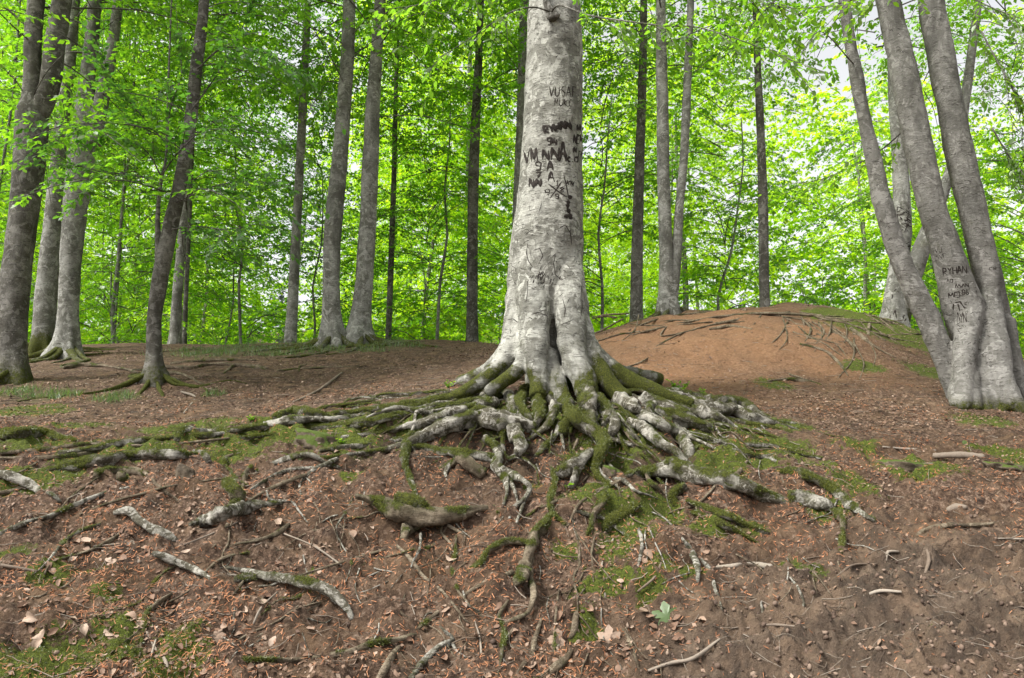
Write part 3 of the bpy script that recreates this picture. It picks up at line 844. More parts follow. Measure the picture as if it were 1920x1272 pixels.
ROOTS = [
    # (points, moss, material)
    ([(1000, 802, 26), (957, 790, 34, .03), (922, 786, 40, .05), (890, 784, 46, .06), (847, 798, 34, .05), (800, 816, 30, .03), (770, 830, 26), (720, 845, 14), (660, 853, 12), (610, 860, 9), (560, 862, 6)], .42, 'root'),
    ([(885, 782, 30, .09), (900, 772, 26, .1), (925, 782, 24, .08)], .9, 'root'),
    ([(930, 755, 26), (880, 765, 26, .03), (845, 776, 24, .03), (800, 790, 22), (740, 806, 14), (700, 816, 8)], .35, 'root'),
    ([(935, 722, 20), (880, 740, 24), (830, 752, 24), (740, 765, 22), (650, 776, 20), (560, 788, 16), (480, 800, 12), (400, 808, 9)], .85, 'root'),
    ([(900, 752, 18), (800, 768, 18), (700, 790, 18), (600, 802, 14), (500, 816, 10), (380, 832, 8)], .7, 'root'),
    ([(955, 738, 24), (960, 762, 24, .04), (962, 785, 18, .02), (960, 800, 12)], .45, 'root'),
    ([(1010, 745, 30), (1010, 775, 26, .04), (1004, 796, 18), (1000, 812, 10)], .75, 'root'),
    ([(1044, 757, 26, .05), (1040, 775, 24, .06), (1028, 794, 18, .05), (1008, 812, 15, .03), (990, 826, 10)], .35, 'root'),
    ([(1050, 795, 18), (1040, 818, 15, .03), (1020, 840, 12, .02), (1004, 857, 8)], .3, 'root'),
    ([(1098, 715, 44, .03), (1100, 745, 42, .05), (1102, 775, 34, .04), (1110, 800, 24, .02), (1114, 818, 16)], .6, 'root'),
    ([(1054, 745, 32, .03), (1075, 780, 36, .06), (1106, 804, 34, .06), (1130, 824, 34, .05), (1128, 848, 28, .03), (1115, 872, 20), (1120, 895, 14), (1145, 915, 10)], 1.0, 'root'),
    ([(1075, 770, 28, .04), (1060, 795, 24, .04), (1056, 815, 20)], 1.0, 'root'),
    ([(1120, 690, 26, .02), (1135, 712, 28, .03), (1155, 738, 30, .04), (1172, 755, 34, .05), (1190, 763, 30, .05), (1196, 772, 12, .02)], .25, 'root'),
    ([(1160, 715, 22), (1190, 728, 24), (1225, 748, 20), (1245, 770, 14), (1255, 790, 10)], .45, 'root'),
    ([(1175, 765, 20), (1205, 780, 22), (1240, 796, 24, .03), (1272, 815, 26, .03), (1290, 838, 24), (1292, 862, 16)], .5, 'root'),
    ([(1180, 790, 22), (1210, 806, 24, .02), (1238, 830, 24, .03), (1268, 850, 22, .02), (1296, 872, 14)], .3, 'root'),
    ([(1140, 770, 26), (1152, 790, 26, .03), (1150, 808, 20, .02), (1143, 822, 12)], .35, 'root'),
    ([(1142, 822, 10), (1180, 832, 14, .01), (1222, 843, 14)], .25, 'root'),
    ([(1225, 755, 18), (1215, 775, 20), (1225, 800, 12)], .5, 'root'),
    ([(1170, 795, 12), (1185, 815, 14, .02), (1200, 822, 8)], .2, 'root'),
    ([(1175, 892, 14), (1215, 886, 28, .02), (1262, 880, 42, .05), (1310, 890, 36, .06), (1380, 908, 38, .06), (1440, 930, 26, .02), (1500, 948, 12)], .62, 'root'),
    ([(1250, 876, 22, .07), (1258, 870, 26, .09), (1268, 874, 20, .07)], .3, 'root'),
    ([(1478, 930, 24), (1510, 934, 34, .03), (1545, 944, 28, .02), (1568, 960, 12)], .45, 'root'),
    ([(1190, 722, 28), (1250, 744, 26), (1305, 758, 26, .02), (1345, 768, 28, .03), (1378, 768, 30, .04), (1410, 785, 26, .02), (1450, 792, 16), (1492, 797, 8)], .5, 'root'),
    ([(1250, 735, 20), (1310, 745, 20), (1350, 752, 22, .02), (1392, 755, 20, .03), (1420, 775, 16, .02), (1445, 785, 10)], .55, 'root'),
    ([(1300, 770, 26), (1325, 775, 28, .02), (1352, 786, 20), (1375, 800, 12)], .25, 'root'),
    ([(1245, 768, 9), (1285, 785, 10, .02), (1300, 800, 8), (1308, 815, 6)], .1, 'root'),
    ([(1350, 828, 14), (1400, 850, 14), (1440, 858, 12), (1480, 872, 8)], .8, 'root'),
    ([(1310, 815, 12), (1360, 830, 10), (1450, 838, 10), (1540, 860, 8)], .8, 'root'),
    ([(1458, 884, 16), (1510, 892, 24, .01), (1560, 915, 22, .01), (1590, 945, 18), (1620, 965, 10), (1655, 985, 5)], .6, 'root'),
    ([(1108, 848, 20, .03), (1085, 865, 30, .05), (1058, 880, 26, .05), (1044, 888, 18, .02)], .35, 'root'),
    ([(1085, 872, 22, .03), (1080, 895, 20), (1070, 915, 14)], .35, 'root'),
    ([(908, 822, 16, .03), (922, 832, 22, .05), (934, 850, 24, .05), (932, 872, 24, .04), (946, 895, 18, .03), (951, 920, 10, .01), (944, 945, 7), (934, 962, 5)], .38, 'root'),
    ([(940, 878, 16, .05), (960, 890, 16, .06), (982, 902, 15, .06), (994, 916, 15, .05), (984, 936, 13, .03), (966, 950, 9), (955, 972, 6)], .2, 'root'),
    ([(988, 930, 12, .03), (978, 955, 9, .02), (966, 985, 5)], .1, 'root'),
    ([(955, 900, 10, .03), (965, 920, 9, .02), (972, 945, 6)], .1, 'root'),
    ([(932, 864, 18, .03), (900, 854, 20, .02), (860, 850, 20, .02), (822, 846, 18), (785, 838, 18), (745, 848, 10)], .8, 'root'),
    ([(960, 800, 30, .05), (968, 820, 32, .07), (976, 836, 30, .06), (968, 850, 18, .03)], .6, 'root'),
    ([(985, 835, 10, .02), (974, 846, 8, .02), (958, 858, 7, .03), (948, 868, 6)], .1, 'root'),
    ([(905, 892, 20), (890, 878, 28, .03), (868, 862, 26, .05), (850, 868, 14, .04), (834, 876, 10), (822, 880, 5)], .5, 'root_brown'),
    ([(850, 866, 12, .04), (836, 880, 9, .03), (838, 905, 5)], .0, 'root'),
    ([(772, 815, 20, .02), (760, 838, 24, .02), (757, 862, 18, .02), (768, 895, 13, .01), (776, 920, 11), (784, 945, 7)], .5, 'root'),
    # the big broken stub left of the centre
    ([(668, 930, 12, .04), (692, 937, 17, .07), (722, 948, 32, .10), (765, 960, 52, .12), (812, 968, 40, .10), (862, 962, 28, .05), (900, 954, 15, .02), (925, 952, 8)], .40, 'root_brown'),
    ([(745, 942, 36, .15), (780, 950, 40, .17), (800, 958, 24, .14)], 1.0, 'root'),
    ([(790, 975, 36, .06), (768, 992, 28, .03), (752, 1018, 14)], .25, 'root_brown'),
    ([(790, 1000, 8, .03), (786, 1030, 7), (772, 1060, 6), (774, 1085, 4)], .1, 'root'),
    ([(840, 985, 8, .02), (862, 998, 8), (872, 1004, 5)], .0, 'root_brown'),
    # roots of the middle bank
    ([(1034, 968, 18), (1020, 982, 24, .02), (1003, 1003, 28, .04), (994, 1030, 26, .05), (986, 1055, 26, .05), (978, 1080, 28, .05), (968, 1096, 14, .02)], .42, 'root_brown'),
    ([(992, 1055, 16, .03), (996, 1090, 14, .03), (999, 1120, 13, .03), (990, 1148, 12, .03), (968, 1160, 12, .02), (944, 1168, 6)], .15, 'root_brown'),
    ([(1002, 1020, 14, .02), (955, 1016, 15, .02), (920, 1030, 16, .02), (900, 1055, 13), (878, 1074, 7)], .9, 'root_brown'),
    ([(962, 1074, 12, .03), (905, 1096, 9), (868, 1118, 8), (820, 1150, 7), (780, 1182, 6)], .15, 'root_brown'),
    ([(968, 1166, 8), (955, 1192, 6), (942, 1215, 4), (932, 1252, 3)], .0, 'root_brown'),
    ([(955, 1190, 4), (954, 1215, 4), (955, 1240, 3)], .0, 'root_brown'),
    ([(868, 1110, 5), (876, 1132, 6), (896, 1146, 5), (912, 1148, 3)], .0, 'root'),
    ([(1015, 1160, 7), (1004, 1195, 12), (998, 1225, 11), (982, 1245, 10), (970, 1262, 6)], .05, 'root_brown'),
    ([(1082, 1120, 8), (1080, 1160, 14), (1074, 1190, 13), (1066, 1198, 8)], .1, 'root_brown'),
    ([(1072, 1218, 9), (1062, 1235, 15), (1045, 1250, 18), (1020, 1280, 18)], .1, 'root_brown'),
    ([(706, 1285, 16), (728, 1245, 16), (746, 1215, 12)], .1, 'root_brown'),
    ([(765, 1280, 14), (795, 1240, 15), (822, 1215, 14), (848, 1201, 12), (838, 1188, 8), (824, 1176, 5)], .1, 'root'),
    ([(848, 1204, 9), (858, 1222, 6), (878, 1236, 4)], .0, 'root'),
    ([(400, 1240, 7), (480, 1238, 9), (560, 1237, 10), (640, 1226, 12), (700, 1208, 13), (765, 1194, 9), (800, 1180, 4)], .35, 'root_brown'),
    ([(545, 1145, 5), (600, 1132, 5), (470, 1200, 4)], .0, 'root_brown'),
    ([(560, 1080, 6), (640, 1055, 7), (725, 1030, 5)], .1, 'root_brown'),
    ([(625, 1105, 3), (680, 1085, 4), (730, 1065, 3)], .0, 'root'),
    ([(1035, 880, 10), (1040, 905, 12), (1030, 940, 14), (1040, 965, 14), (1060, 985, 8)], .9, 'root'),
    ([(1140, 905, 12), (1132, 935, 16, .02), (1116, 962, 16, .03), (1108, 985, 11, .01), (1100, 1005, 7)], .65, 'root_brown'),
    ([(1195, 945, 16), (1165, 965, 24, .02), (1140, 985, 22, .01), (1130, 1000, 10)], 1.0, 'root'),
    ([(1285, 912, 22, .02), (1262, 928, 18, .02), (1268, 950, 12)], .6, 'root'),
    ([(1262, 945, 12), (1300, 960, 13), (1345, 978, 15), (1385, 1000, 12), (1418, 1018, 6)], .7, 'root'),
    ([(1290, 940, 10), (1345, 960, 14), (1400, 985, 14), (1440, 1000, 8)], 1.0, 'root'),
    ([(1198, 992, 8), (1204, 1020, 9), (1200, 1045, 8), (1193, 1075, 4)], .0, 'root'),
    ([(1285, 1018, 10), (1298, 1040, 14), (1308, 1065, 13), (1308, 1092, 8)], .1, 'root'),
    ([(1314, 1048, 7), (1328, 1066, 12), (1338, 1095, 9), (1350, 1130, 5), (1356, 1155, 3)], .05, 'root'),
    ([(1222, 960, 3), (1250, 975, 4), (1280, 1010, 6), (1290, 1025, 6)], .0, 'root'),
    ([(1562, 955, 12), (1580, 978, 16, .02), (1580, 1005, 12), (1575, 1035, 6)], .8, 'root_brown'),
    ([(1480, 1082, 4), (1496, 1102, 8), (1506, 1130, 7), (1504, 1158, 4)], .0, 'root'),
    ([(1425, 1120, 5), (1430, 1145, 6), (1432, 1165, 3)], .0, 'root'),
    ([(1168, 1180, 6), (1180, 1205, 12), (1190, 1230, 8), (1200, 1260, 4)], .1, 'root_brown'),
    ([(1720, 1006, 7), (1735, 996, 13), (1775, 987, 14), (1815, 985, 9)], .1, 'root_brown'),
    ([(1815, 985, 8), (1850, 984, 10), (1866, 980, 5)], .0, 'root_brown'),
    ([(1128, 855, 7), (1148, 880, 8), (1140, 900, 6)], .4, 'root'),
    ([(1120, 870, 6, .02), (1135, 895, 7), (1165, 918, 5), (1180, 930, 3)], .2, 'root'),
    # left bank
    ([(425, 906, 26, .12), (436, 918, 28, .12), (446, 938, 30, .10), (440, 956, 30, .08)], .9, 'root_brown'),
    ([(355, 985, 10), (385, 975, 24, .03), (420, 964, 30, .06), (455, 954, 28, .08), (490, 946, 16, .05), (530, 944, 7)], .35, 'root'),
    ([(213, 962, 8, .02), (240, 958, 16, .05), (258, 974, 17, .05), (285, 990, 18, .04), (312, 1002, 18, .02), (332, 1014, 9)], .22, 'root'),
    ([(-30, 888, 20, .03), (10, 892, 20, .04), (40, 900, 20, .04), (70, 918, 16, .02), (95, 926, 12), (112, 942, 7)], .25, 'root'),
    ([(-10, 1006, 9), (40, 985, 12, .02), (90, 968, 12, .03), (140, 948, 11, .03), (195, 925, 8), (242, 914, 5)], .25, 'root'),
    ([(92, 884, 16), (140, 872, 24, .02), (195, 863, 27, .04), (250, 856, 25, .04), (300, 852, 22, .04), (335, 853, 18, .02), (385, 856, 8)], .62, 'root'),
    ([(365, 846, 10), (385, 854, 14, .03), (392, 870, 8)], .3, 'root'),
    ([(178, 900, 8, .02), (184, 886, 12, .03), (215, 882, 15, .02), (255, 884, 16), (275, 890, 10)], .6, 'root_brown'),
    ([(228, 892, 26, .02), (232, 905, 20)], .5, 'root_brown'),
    ([(272, 886, 9), (300, 915, 8), (335, 940, 6), (366, 962, 4)], .0, 'root_brown'),
    ([(150, 966, 6, .02), (200, 945, 6, .02), (270, 925, 6, .01), (330, 910, 5), (430, 896, 4), (510, 882, 3)], .2, 'root_brown'),
    ([(478, 884, 8), (520, 868, 12), (552, 856, 12, .02), (585, 855, 14, .02), (610, 868, 12), (640, 878, 6)], .25, 'root'),
    ([(632, 862, 10), (600, 875, 9), (578, 890, 8), (562, 908, 6), (565, 928, 4)], .1, 'root'),
    ([(470, 918, 5), (500, 900, 7), (540, 882, 8), (600, 876, 6)], .15, 'root'),
    ([(500, 920, 5), (508, 938, 6), (545, 940, 6), (560, 958, 5), (578, 982, 3)], .0, 'root'),
    ([(574, 896, 4), (610, 930, 3), (636, 960, 2)], .0, 'root'),
    ([(-10, 818, 20), (30, 812, 24, .02), (80, 814, 24, .02), (120, 822, 14), (142, 828, 7)], .95, 'root'),
    ([(110, 852, 12), (200, 836, 14), (300, 823, 14), (380, 818, 12), (430, 812, 8)], .6, 'root'),
    ([(330, 826, 14), (345, 806, 18, .02), (390, 812, 18), (440, 808, 16), (500, 800, 14), (560, 795, 8)], .6, 'root'),
    ([(495, 795, 12), (540, 790, 20, .02), (580, 786, 18, .03), (640, 785, 14), (700, 775, 10)], .35, 'root'),
    ([(515, 782, 14), (550, 774, 26), (585, 776, 28), (620, 786, 16)], 1.0, 'root'),
    ([(0, 850, 10), (90, 842, 10), (170, 832, 8), (240, 826, 6)], .5, 'root_brown'),
    ([(-10, 860, 8), (100, 858, 8), (180, 848, 8), (260, 838, 5)], .4, 'root_brown'),
    ([(170, 832, 6), (250, 836, 6), (340, 832, 6), (430, 822, 5)], .3, 'root_brown'),
    ([(600, 845, 10), (680, 835, 12), (740, 826, 12), (790, 815, 14)], .5, 'root'),
    ([(640, 820, 10), (700, 812, 12), (760, 800, 12), (830, 790, 12)], .7, 'root'),
    ([(288, 1038, 10, .03), (302, 1042, 15, .05), (330, 1054, 14, .04), (360, 1066, 14, .03), (388, 1082, 12, .01), (402, 1096, 6)], .1, 'root'),
    ([(425, 1064, 6, .02), (458, 1070, 11, .03), (490, 1078, 17, .04), (540, 1086, 20, .06), (590, 1098, 21, .07), (632, 1116, 20, .06), (652, 1142, 16, .03), (660, 1162, 10)], .28, 'root'),
    ([(440, 1088, 12), (462, 1084, 16, .02), (484, 1082, 10, .02)], .2, 'root'),
    ([(455, 1092, 8, .01), (444, 1108, 9), (430, 1122, 4)], .0, 'root_brown'),
    ([(560, 1136, 4), (520, 1165, 5), (460, 1192, 5), (395, 1238, 4)], .0, 'root_brown'),
    ([(1330, 782, 10), (1380, 790, 12), (1430, 800, 14), (1485, 812, 8)], .9, 'root'),
    ([(1230, 770, 26), (1275, 785, 26), (1320, 800, 22), (1360, 815, 10)], .8, 'root'),
    ([(1205, 745, 26), (1250, 765, 26), (1290, 780, 24), (1310, 792, 12)], .5, 'root'),
    ([(1095, 735, 30, .02), (1125, 755, 30, .02), (1140, 785, 24), (1130, 800, 14)], .7, 'root'),
    ([(985, 730, 30), (975, 755, 26, .02), (990, 780, 18), (1010, 800, 10)], .9, 'root'),
    ([(940, 735, 24), (905, 755, 20), (890, 770, 16)], .8, 'root'),
    ([(1040, 720, 26), (1030, 742, 26, .03), (1036, 758, 20)], 1.0, 'root'),
    ([(860, 742, 20), (810, 755, 18), (760, 775, 14), (700, 800, 8)], .9, 'root'),
]
for r_ in ROOTS:
    make_root(*r_)

# the tangle of smaller roots round the foot, spreading outwards and down the bank
for k in range(210):
    a_ = rng.uniform(-0.35, math.pi + 0.35)          # 0 = right, pi/2 = towards the camera
    r0_ = rng.uniform(.35, 1.3)
    x0 = base_pt[0] + math.cos(a_) * r0_ * 1.5
    y0 = base_pt[1] - math.sin(a_) * r0_ * .95 - .1
    L = rng.uniform(.3, 1.1); w0 = rng.uniform(.004, .024) * (1.25 - .4 * r0_)
    rows = []
    ns = 6
    hump = rng.uniform(0, .05) * (k % 2)
    for j_ in range(ns):
        s_ = j_ / (ns - 1)
        a_ += rng.normal(0, .28)
        if j_:
            x0 += math.cos(a_) * L / ns; y0 -= math.sin(a_) * L / ns * .9
        w_ = max(.002, w0 * (1 - .8 * s_) * rng.uniform(.85, 1.2))
        rows.append([x0, y0, float(crust_h(x0, y0)) - rng.uniform(0, .05) * s_ + w_ * .3 + hump * math.sin(math.pi * s_), w_])
    c = catmull(rows, .02)
    c[:, 3] = np.maximum(c[:, 3], .0015)
    sd_ = float(k)
    V_, q_, t_ = tube(c[:, :3], c[:, 3], 12 if w0 > .014 else 8, .2, 10, sd_)
    o = new_mesh('root', V_ - base_pt, q_.tolist() + t_.tolist(), M['root' if k % 3 else 'root_brown'], main)
    nrm = vnormals(o.data)
    m_ = np.clip(rng.uniform(.0, .9) * (.35 + .8 * np.clip(nrm[:, 2] * .7 + .35, 0, 1)) + .45 * fbm(V_[:, 0] * 6 + sd_, V_[:, 1] * 6, V_[:, 2] * 6, 2), 0, 1.2)
    s_ = np.clip(smooth(0.012, -0.01, V_[:, 2] - ground_h(V_[:, 0], V_[:, 1])) * .6 + np.clip(-nrm[:, 2], 0, 1) * .4, 0, 1)
    for an_, av_ in (('moss', m_), ('soil', s_)):
        at = o.data.attributes.new(an_, 'FLOAT', 'POINT'); at.data.foreach_set('value', av_.astype(np.float32))
    moss_src.append((V_, nrm, m_))

for k in range(46):      # middling roots running down the open bank
    px, py = rng.uniform(-20, 1520), rng.uniform(850, 1180)
    if px > 1150 and py > 1060:
        continue
    a_ = (math.pi / 2 + (px - 1040) / -900) + rng.normal(0, .5)
    L = rng.uniform(70, 240); w_ = rng.uniform(4, 11)
    pts = [(px, py, w_ * .6)]
    for s_ in range(5):
        a_ += rng.normal(0, .4)
        px += math.cos(a_) * L / 5; py += abs(math.sin(a_)) * L / 6
        pts.append((px, py, w_ * (1 - .14 * s_) * rng.uniform(.8, 1.2), rng.uniform(0, .012)))
    pts.append((px + math.cos(a_) * 20, py + 8, w_ * .2))
    make_root(pts, rng.uniform(0, .55), 'root_brown' if rng.random() < .7 else 'root', .6, lump=.16)

# fine rootlets hanging out of the bank (still parts of the big beech)
for k in range(90):
    px = rng.uniform(380, 1600); py = rng.uniform(860, 1230)
    if px > 1250 and py > 1080 + (1600 - px) * 0.2:
        continue
    a_ = rng.normal(math.pi / 2, 0.7)
    L = rng.uniform(25, 90)
    pts = [(px, py, rng.uniform(2.5, 5))]
    for s_ in range(3):
        a_ += rng.normal(0, 0.35)
        px += math.cos(a_) * L / 3; py += math.sin(a_) * L / 3
        pts.append((px, py, pts[-1][2] * 0.8, 0.01 if s_ < 2 else 0))
    make_root(pts, 0.0, 'root_brown' if rng.random() < .6 else 'root', 0.6, name='rootlet', lump=.05)

# ------------------------------------------------------------------ carved writing
FONT = {
    'A': [[(0, 0), (.35, 1), (.5, 1), (1, 0)], [(.15, .42), (.85, .42)]], 'V': [[(0, 1), (.45, 0), (1, 1)]], 'U': [[(0, 1), (.05, .15), (.45, 0), (.9, .15), (1, 1)]],
    'S': [[(1, .95), (.3, 1), (.05, .7), (.9, .4), (.8, .05), (0, .05)]], 'F': [[(0, 0), (0, 1), (1, 1)], [(0, .5), (.7, .5)]], 'L': [[(0, 1), (0, 0), (.9, 0)]],
    'M': [[(0, 0), (.1, 1), (.5, .3), (.9, 1), (1, 0)]], 'K': [[(0, 0), (0, 1)], [(1, 1), (.05, .45), (1, 0)]], 'C': [[(1, .9), (.4, 1), (0, .5), (.4, 0), (1, .1)]],
    'Y': [[(0, 1), (.5, .5), (1, 1)], [(.5, .5), (.4, 0)]], 'H': [[(0, 0), (0, 1)], [(1, 0), (1, 1)], [(0, .5), (1, .5)]], 'N': [[(0, 0), (.05, 1), (.95, 0), (1, 1)]],
    'R': [[(0, 0), (0, 1), (.8, .95), (.8, .55), (0, .5), (1, 0)]], 'E': [[(1, 1), (0, 1), (0, 0), (1, 0)], [(0, .5), (.8, .5)]], 'O': [[(0, 0), (0, 1), (1, 1), (1, 0), (0, 0)]],
    '9': [[(.1, 0), (.8, .1), (1, .9), (.5, 1), (.05, .85), (.1, .55), (.9, .5)]], '6': [[(.9, 1), (.3, .8), (0, .3), (.4, 0), (.9, .2), (.7, .5), (.1, .4)]],
    '7': [[(0, 1), (1, 1), (.3, 0)], [(.2, .5), (.9, .5)]], '4': [[(.2, 1), (0, .4), (1, .4)], [(.8, .8), (.75, 0)]], '1': [[(.1, .8), (.55, 1), (.5, 0)], [(0, 0), (1, 0)]],
    '8': [[(.5, .5), (0, .75), (.5, 1), (1, .75), (.5, .5), (0, .25), (.5, 0), (1, .25), (.5, .5)]], 'D': [[(0, 0), (0, 1), (.8, .8), (.9, .3), (0, 0)]],
    'I': [[(.5, 0), (.5, 1)]], 'B': [[(0, 0), (0, 1), (.8, .9), (.7, .55), (0, .5), (.9, .35), (.8, 0), (0, 0)]], '.': [[(.4, 0), (.6, .05)]],
    'P': [[(0, 0), (0, 1), (.9, .9), (.8, .5), (0, .45)]],
}


def text_strokes(s, x, y_, w, h, ang=0.0, gap=1.25, jig=0.05):
    """lettering as pixel polylines: x, y_ is the foot of the first letter"""
    out = []
    ca, sa = math.cos(math.radians(ang)), math.sin(math.radians(ang))
    for k, ch in enumerate(s):
        for st in FONT.get(ch, []):
            pl = []
            for (a_, b_) in st:
                lx = (k * gap + a_ + random.uniform(-jig, jig)) * w
                ly = (b_ + random.uniform(-jig, jig)) * h
                pl.append((x + lx * ca - ly * sa * -1 * -1, y_ - lx * sa - ly * ca))
            out.append(pl)
    return out


def carve(strokes, bvh, org, parent, width, name='carved_lettering', depth=None, mat='carve', lip=False):
    parts_ = []
    for st in strokes:
        row = []
        dens = []
        for i_ in range(len(st) - 1):
            (x0, y0), (x1, y1) = st[i_][:2], st[i_ + 1][:2]
            m_ = max(2, int(math.hypot(x1 - x0, y1 - y0) / 1.6))
            for t_ in np.linspace(0, 1, m_, endpoint=(i_ == len(st) - 2)):
                dens.append((x0 + (x1 - x0) * t_, y0 + (y1 - y0) * t_))
        for (x_, y_) in dens:
            r = ray(x_, y_); r = r / np.linalg.norm(r)
            o_ = Vector((0, 0, CAM_Z)) - Vector(org)
            hit, nrm, idx, ds = bvh.ray_cast(o_, Vector(r))
            if hit is None:
                continue
            row.append((*(np.array(hit)), *np.array(nrm)))
        if len(row) < 2:
            continue
        row = np.array(row)
        pth = row[:, :3]; nm = row[:, 3:]
        T = np.gradient(pth, axis=0); T /= np.linalg.norm(T, axis=1)[:, None] + 1e-9
        B = np.cross(T, nm); B /= np.linalg.norm(B, axis=1)[:, None] + 1e-9
        n_ = len(pth)
        tt = np.linspace(0, 1, n_)
        wd = width / 2 / F_PX * 7.4 * (0.75 + 0.5 * perlin(tt * 6 + random.random() * 90, 0.3, 0.3)) * np.minimum(1, 0.35 + 4 * np.minimum(tt, 1 - tt))
        prof = [(-1, -0.4), (-0.8, 0.25), (-0.2, 0.12), (0.2, 0.12), (0.8, 0.25), (1, -0.4)]
        if lip:
            prof = [(-1, -0.2), (-0.62, 0.26), (-0.3, -0.3), (0.3, -0.3), (0.62, 0.26), (1, -0.2)]
        ring = np.stack([pth + B * (wd * a_)[:, None] + nm * (wd * b_)[:, None] for a_, b_ in prof], 1)
        V_ = ring.reshape(-1, 3)
        i_ = np.arange(n_ - 1)[:, None]; j_ = np.arange(len(prof) - 1)[None]
        a_ = i_ * len(prof) + j_
        q_ = np.stack([a_, a_ + 1, a_ + len(prof) + 1, a_ + len(prof)], -1).reshape(-1, 4)
        parts_.append((V_, q_, np.zeros((0, 3), int)))
    if not parts_:
        return None
    V_, F_ = join(parts_)
    return new_mesh(name, V_, F_, M[mat], parent)


def bvh_of(o):
    me = o.data
    return BVHTree.FromPolygons([v.co for v in me.vertices], [p.vertices[:] for p in me.polygons])


mb = bvh_of(trunk_main)
T = text_strokes
WORDS = [
    (T('VUSAF', 1030, 180, 8, 18, -2, 1.35), 1.8), (T('MUKC', 1039, 198, 7, 13, -4, 1.3), 1.5), (T('RYHAN', 1022, 252, 9, 15, 14, 1.15), 4.2),
    (T('94', 1026, 272, 8, 14, -3, 1.35), 3.0), (T('VM', 983, 306, 12, 26, 5, 1.15), 3.2), (T('N', 1017, 300, 12, 18, 0), 3.2), (T('N', 1034, 300, 14, 22, 0), 3.6),
    (T('A', 1050, 304, 12, 36, 0), 4.5), (T('9', 1004, 320, 11, 16, 0), 2.8), (T('7', 1005, 336, 9, 13, 0), 2.8), (T('A', 1026, 321, 12, 18, 0), 2.6),
    (T('A', 1028, 341, 12, 19, 0), 2.6), (T('N', 993, 352, 8, 16, 0), 3.0), (T('N', 1005, 350, 9, 14, 0), 4.5), ([[(1028, 345), (1045, 358), (1063, 370)], [(1053, 341), (1043, 356), (1031, 372)]], 2.0),
    (T('1', 1042, 349, 6, 10, 0), 1.8), (T('8', 1050, 361, 8, 10, 0), 2.0), (T('9', 1022, 367, 9, 12, 0), 2.0), (T('9', 1041, 373, 7, 9, 0), 2.0),
    (T('KM', 1062, 346, 6, 9, -20, 1.2), 2.0), ([[(1057, 328), (1061, 345), (1066, 369)]], 2.0), ([[(1068, 366), (1069, 374)], [(1066, 376), (1064, 392), (1068, 400)], [(1060, 402), (1064, 410)], [(1068, 400), (1070, 412)]], 6.0),
    (T('M', 1082, 246, 6, 10, 0), 4.5), (T('NEM', 1075, 268, 5, 15, -6, 1.15), 3.0), (T('M', 1075, 287, 6, 10, -5), 2.8), (T('EN', 1084, 296, 4, 12, -6), 2.4), (T('C.O', 1064, 303, 6, 8, -2, 1.1), 3.2),
]
for st, wd in WORDS:
    carve(st, mb, base_pt, main, wd * (2.1 if wd > 2.5 else 1.7))
# scars, cracks and lens-shaped pores of the old bark
sc = []
for k in range(210):
    x_ = rng.uniform(950, 1090); y_ = rng.uniform(20, 640)
    L = rng.uniform(3, 12) * (1 if y_ > 380 else .6)
    a_ = rng.choice([0, 0, 1.4]) + rng.normal(0, .4)
    c_ = rng.uniform(-.4, .4)
    sc.append([(x_ + math.cos(a_ + c_ * t_) * L * t_, y_ - math.sin(a_ + c_ * t_) * L * t_) for t_ in (0, .35, .7, 1.0)])
o = carve(sc, mb, base_pt, main, 1.5, 'bark_scars'); o['kind'] = 'stuff'
crk = [[(1094, 425), (1093, 440), (1095, 455), (1092, 470)], [(1092, 520), (1090, 545), (1092, 575), (1088, 600)], [(990, 455), (987, 475), (991, 490), (1000, 503)], [(1000, 470), (1012, 466), (1018, 480), (1010, 495)],
       [(1045, 430), (1060, 422), (1070, 438), (1072, 460)], [(1042, 475), (1038, 495), (1041, 515), (1052, 525), (1066, 520)], [(990, 530), (989, 550), (986, 570)], [(996, 590), (1010, 586), (1026, 592), (1028, 610)],
       [(950, 600), (962, 598), (972, 606)], [(1050, 610), (1065, 604), (1075, 600)], [(985, 440), (995, 433), (1002, 432)], [(1055, 560), (1060, 580), (1058, 595)], [(1010, 400), (1013, 390), (1016, 380)]]
carve(crk, mb, base_pt, main, 2.2, 'bark_crack')
sm_ = []
for k in range(60):
    x_ = rng.normal(1017, 14); y_ = rng.normal(518, 7); sm_.append([(x_, y_ + 3), (x_ + 2.5, y_ - 3)])
carve(sm_, mb, base_pt, main, 2.0, 'carved_lettering')

# ------------------------------------------------------------------ foliage: branch sprays in crowns
def leaf_mesh(P0, D1, N1, size, tint, six=False):
    """P0 bases, D1 unit directions, N1 unit normals, size lengths -> V, F, tint"""
    B1 = np.cross(D1, N1)
    s = size[:, None]
    if six:
        V_ = np.stack([P0, P0 + D1 * .33 * s + B1 * .27 * s + N1 * .05 * s, P0 + D1 * .70 * s + B1 * .22 * s + N1 * .03 * s, P0 + D1 * s - N1 * .08 * s,
                       P0 + D1 * .70 * s - B1 * .22 * s + N1 * .03 * s, P0 + D1 * .33 * s - B1 * .27 * s + N1 * .05 * s, P0 + D1 * .5 * s - N1 * 0.02 * s], 1)
        k = 7
        fl = np.array([[0, 1, 6, 5], [1, 2, 3, 6], [6, 3, 4, 5]])
    else:
        V_ = np.stack([P0, P0 + D1 * .45 * s + B1 * .32 * s + N1 * .06 * s, P0 + D1 * s - N1 * .08 * s, P0 + D1 * .45 * s - B1 * .32 * s + N1 * .06 * s], 1)
        k = 4
        fl = np.array([[0, 1, 2, 3]])
    n_ = len(P0)
    F_ = (np.arange(n_)[:, None, None] * k + fl[None]).reshape(-1, 4)
    return V_.reshape(-1, 3), F_, np.repeat(tint, k)


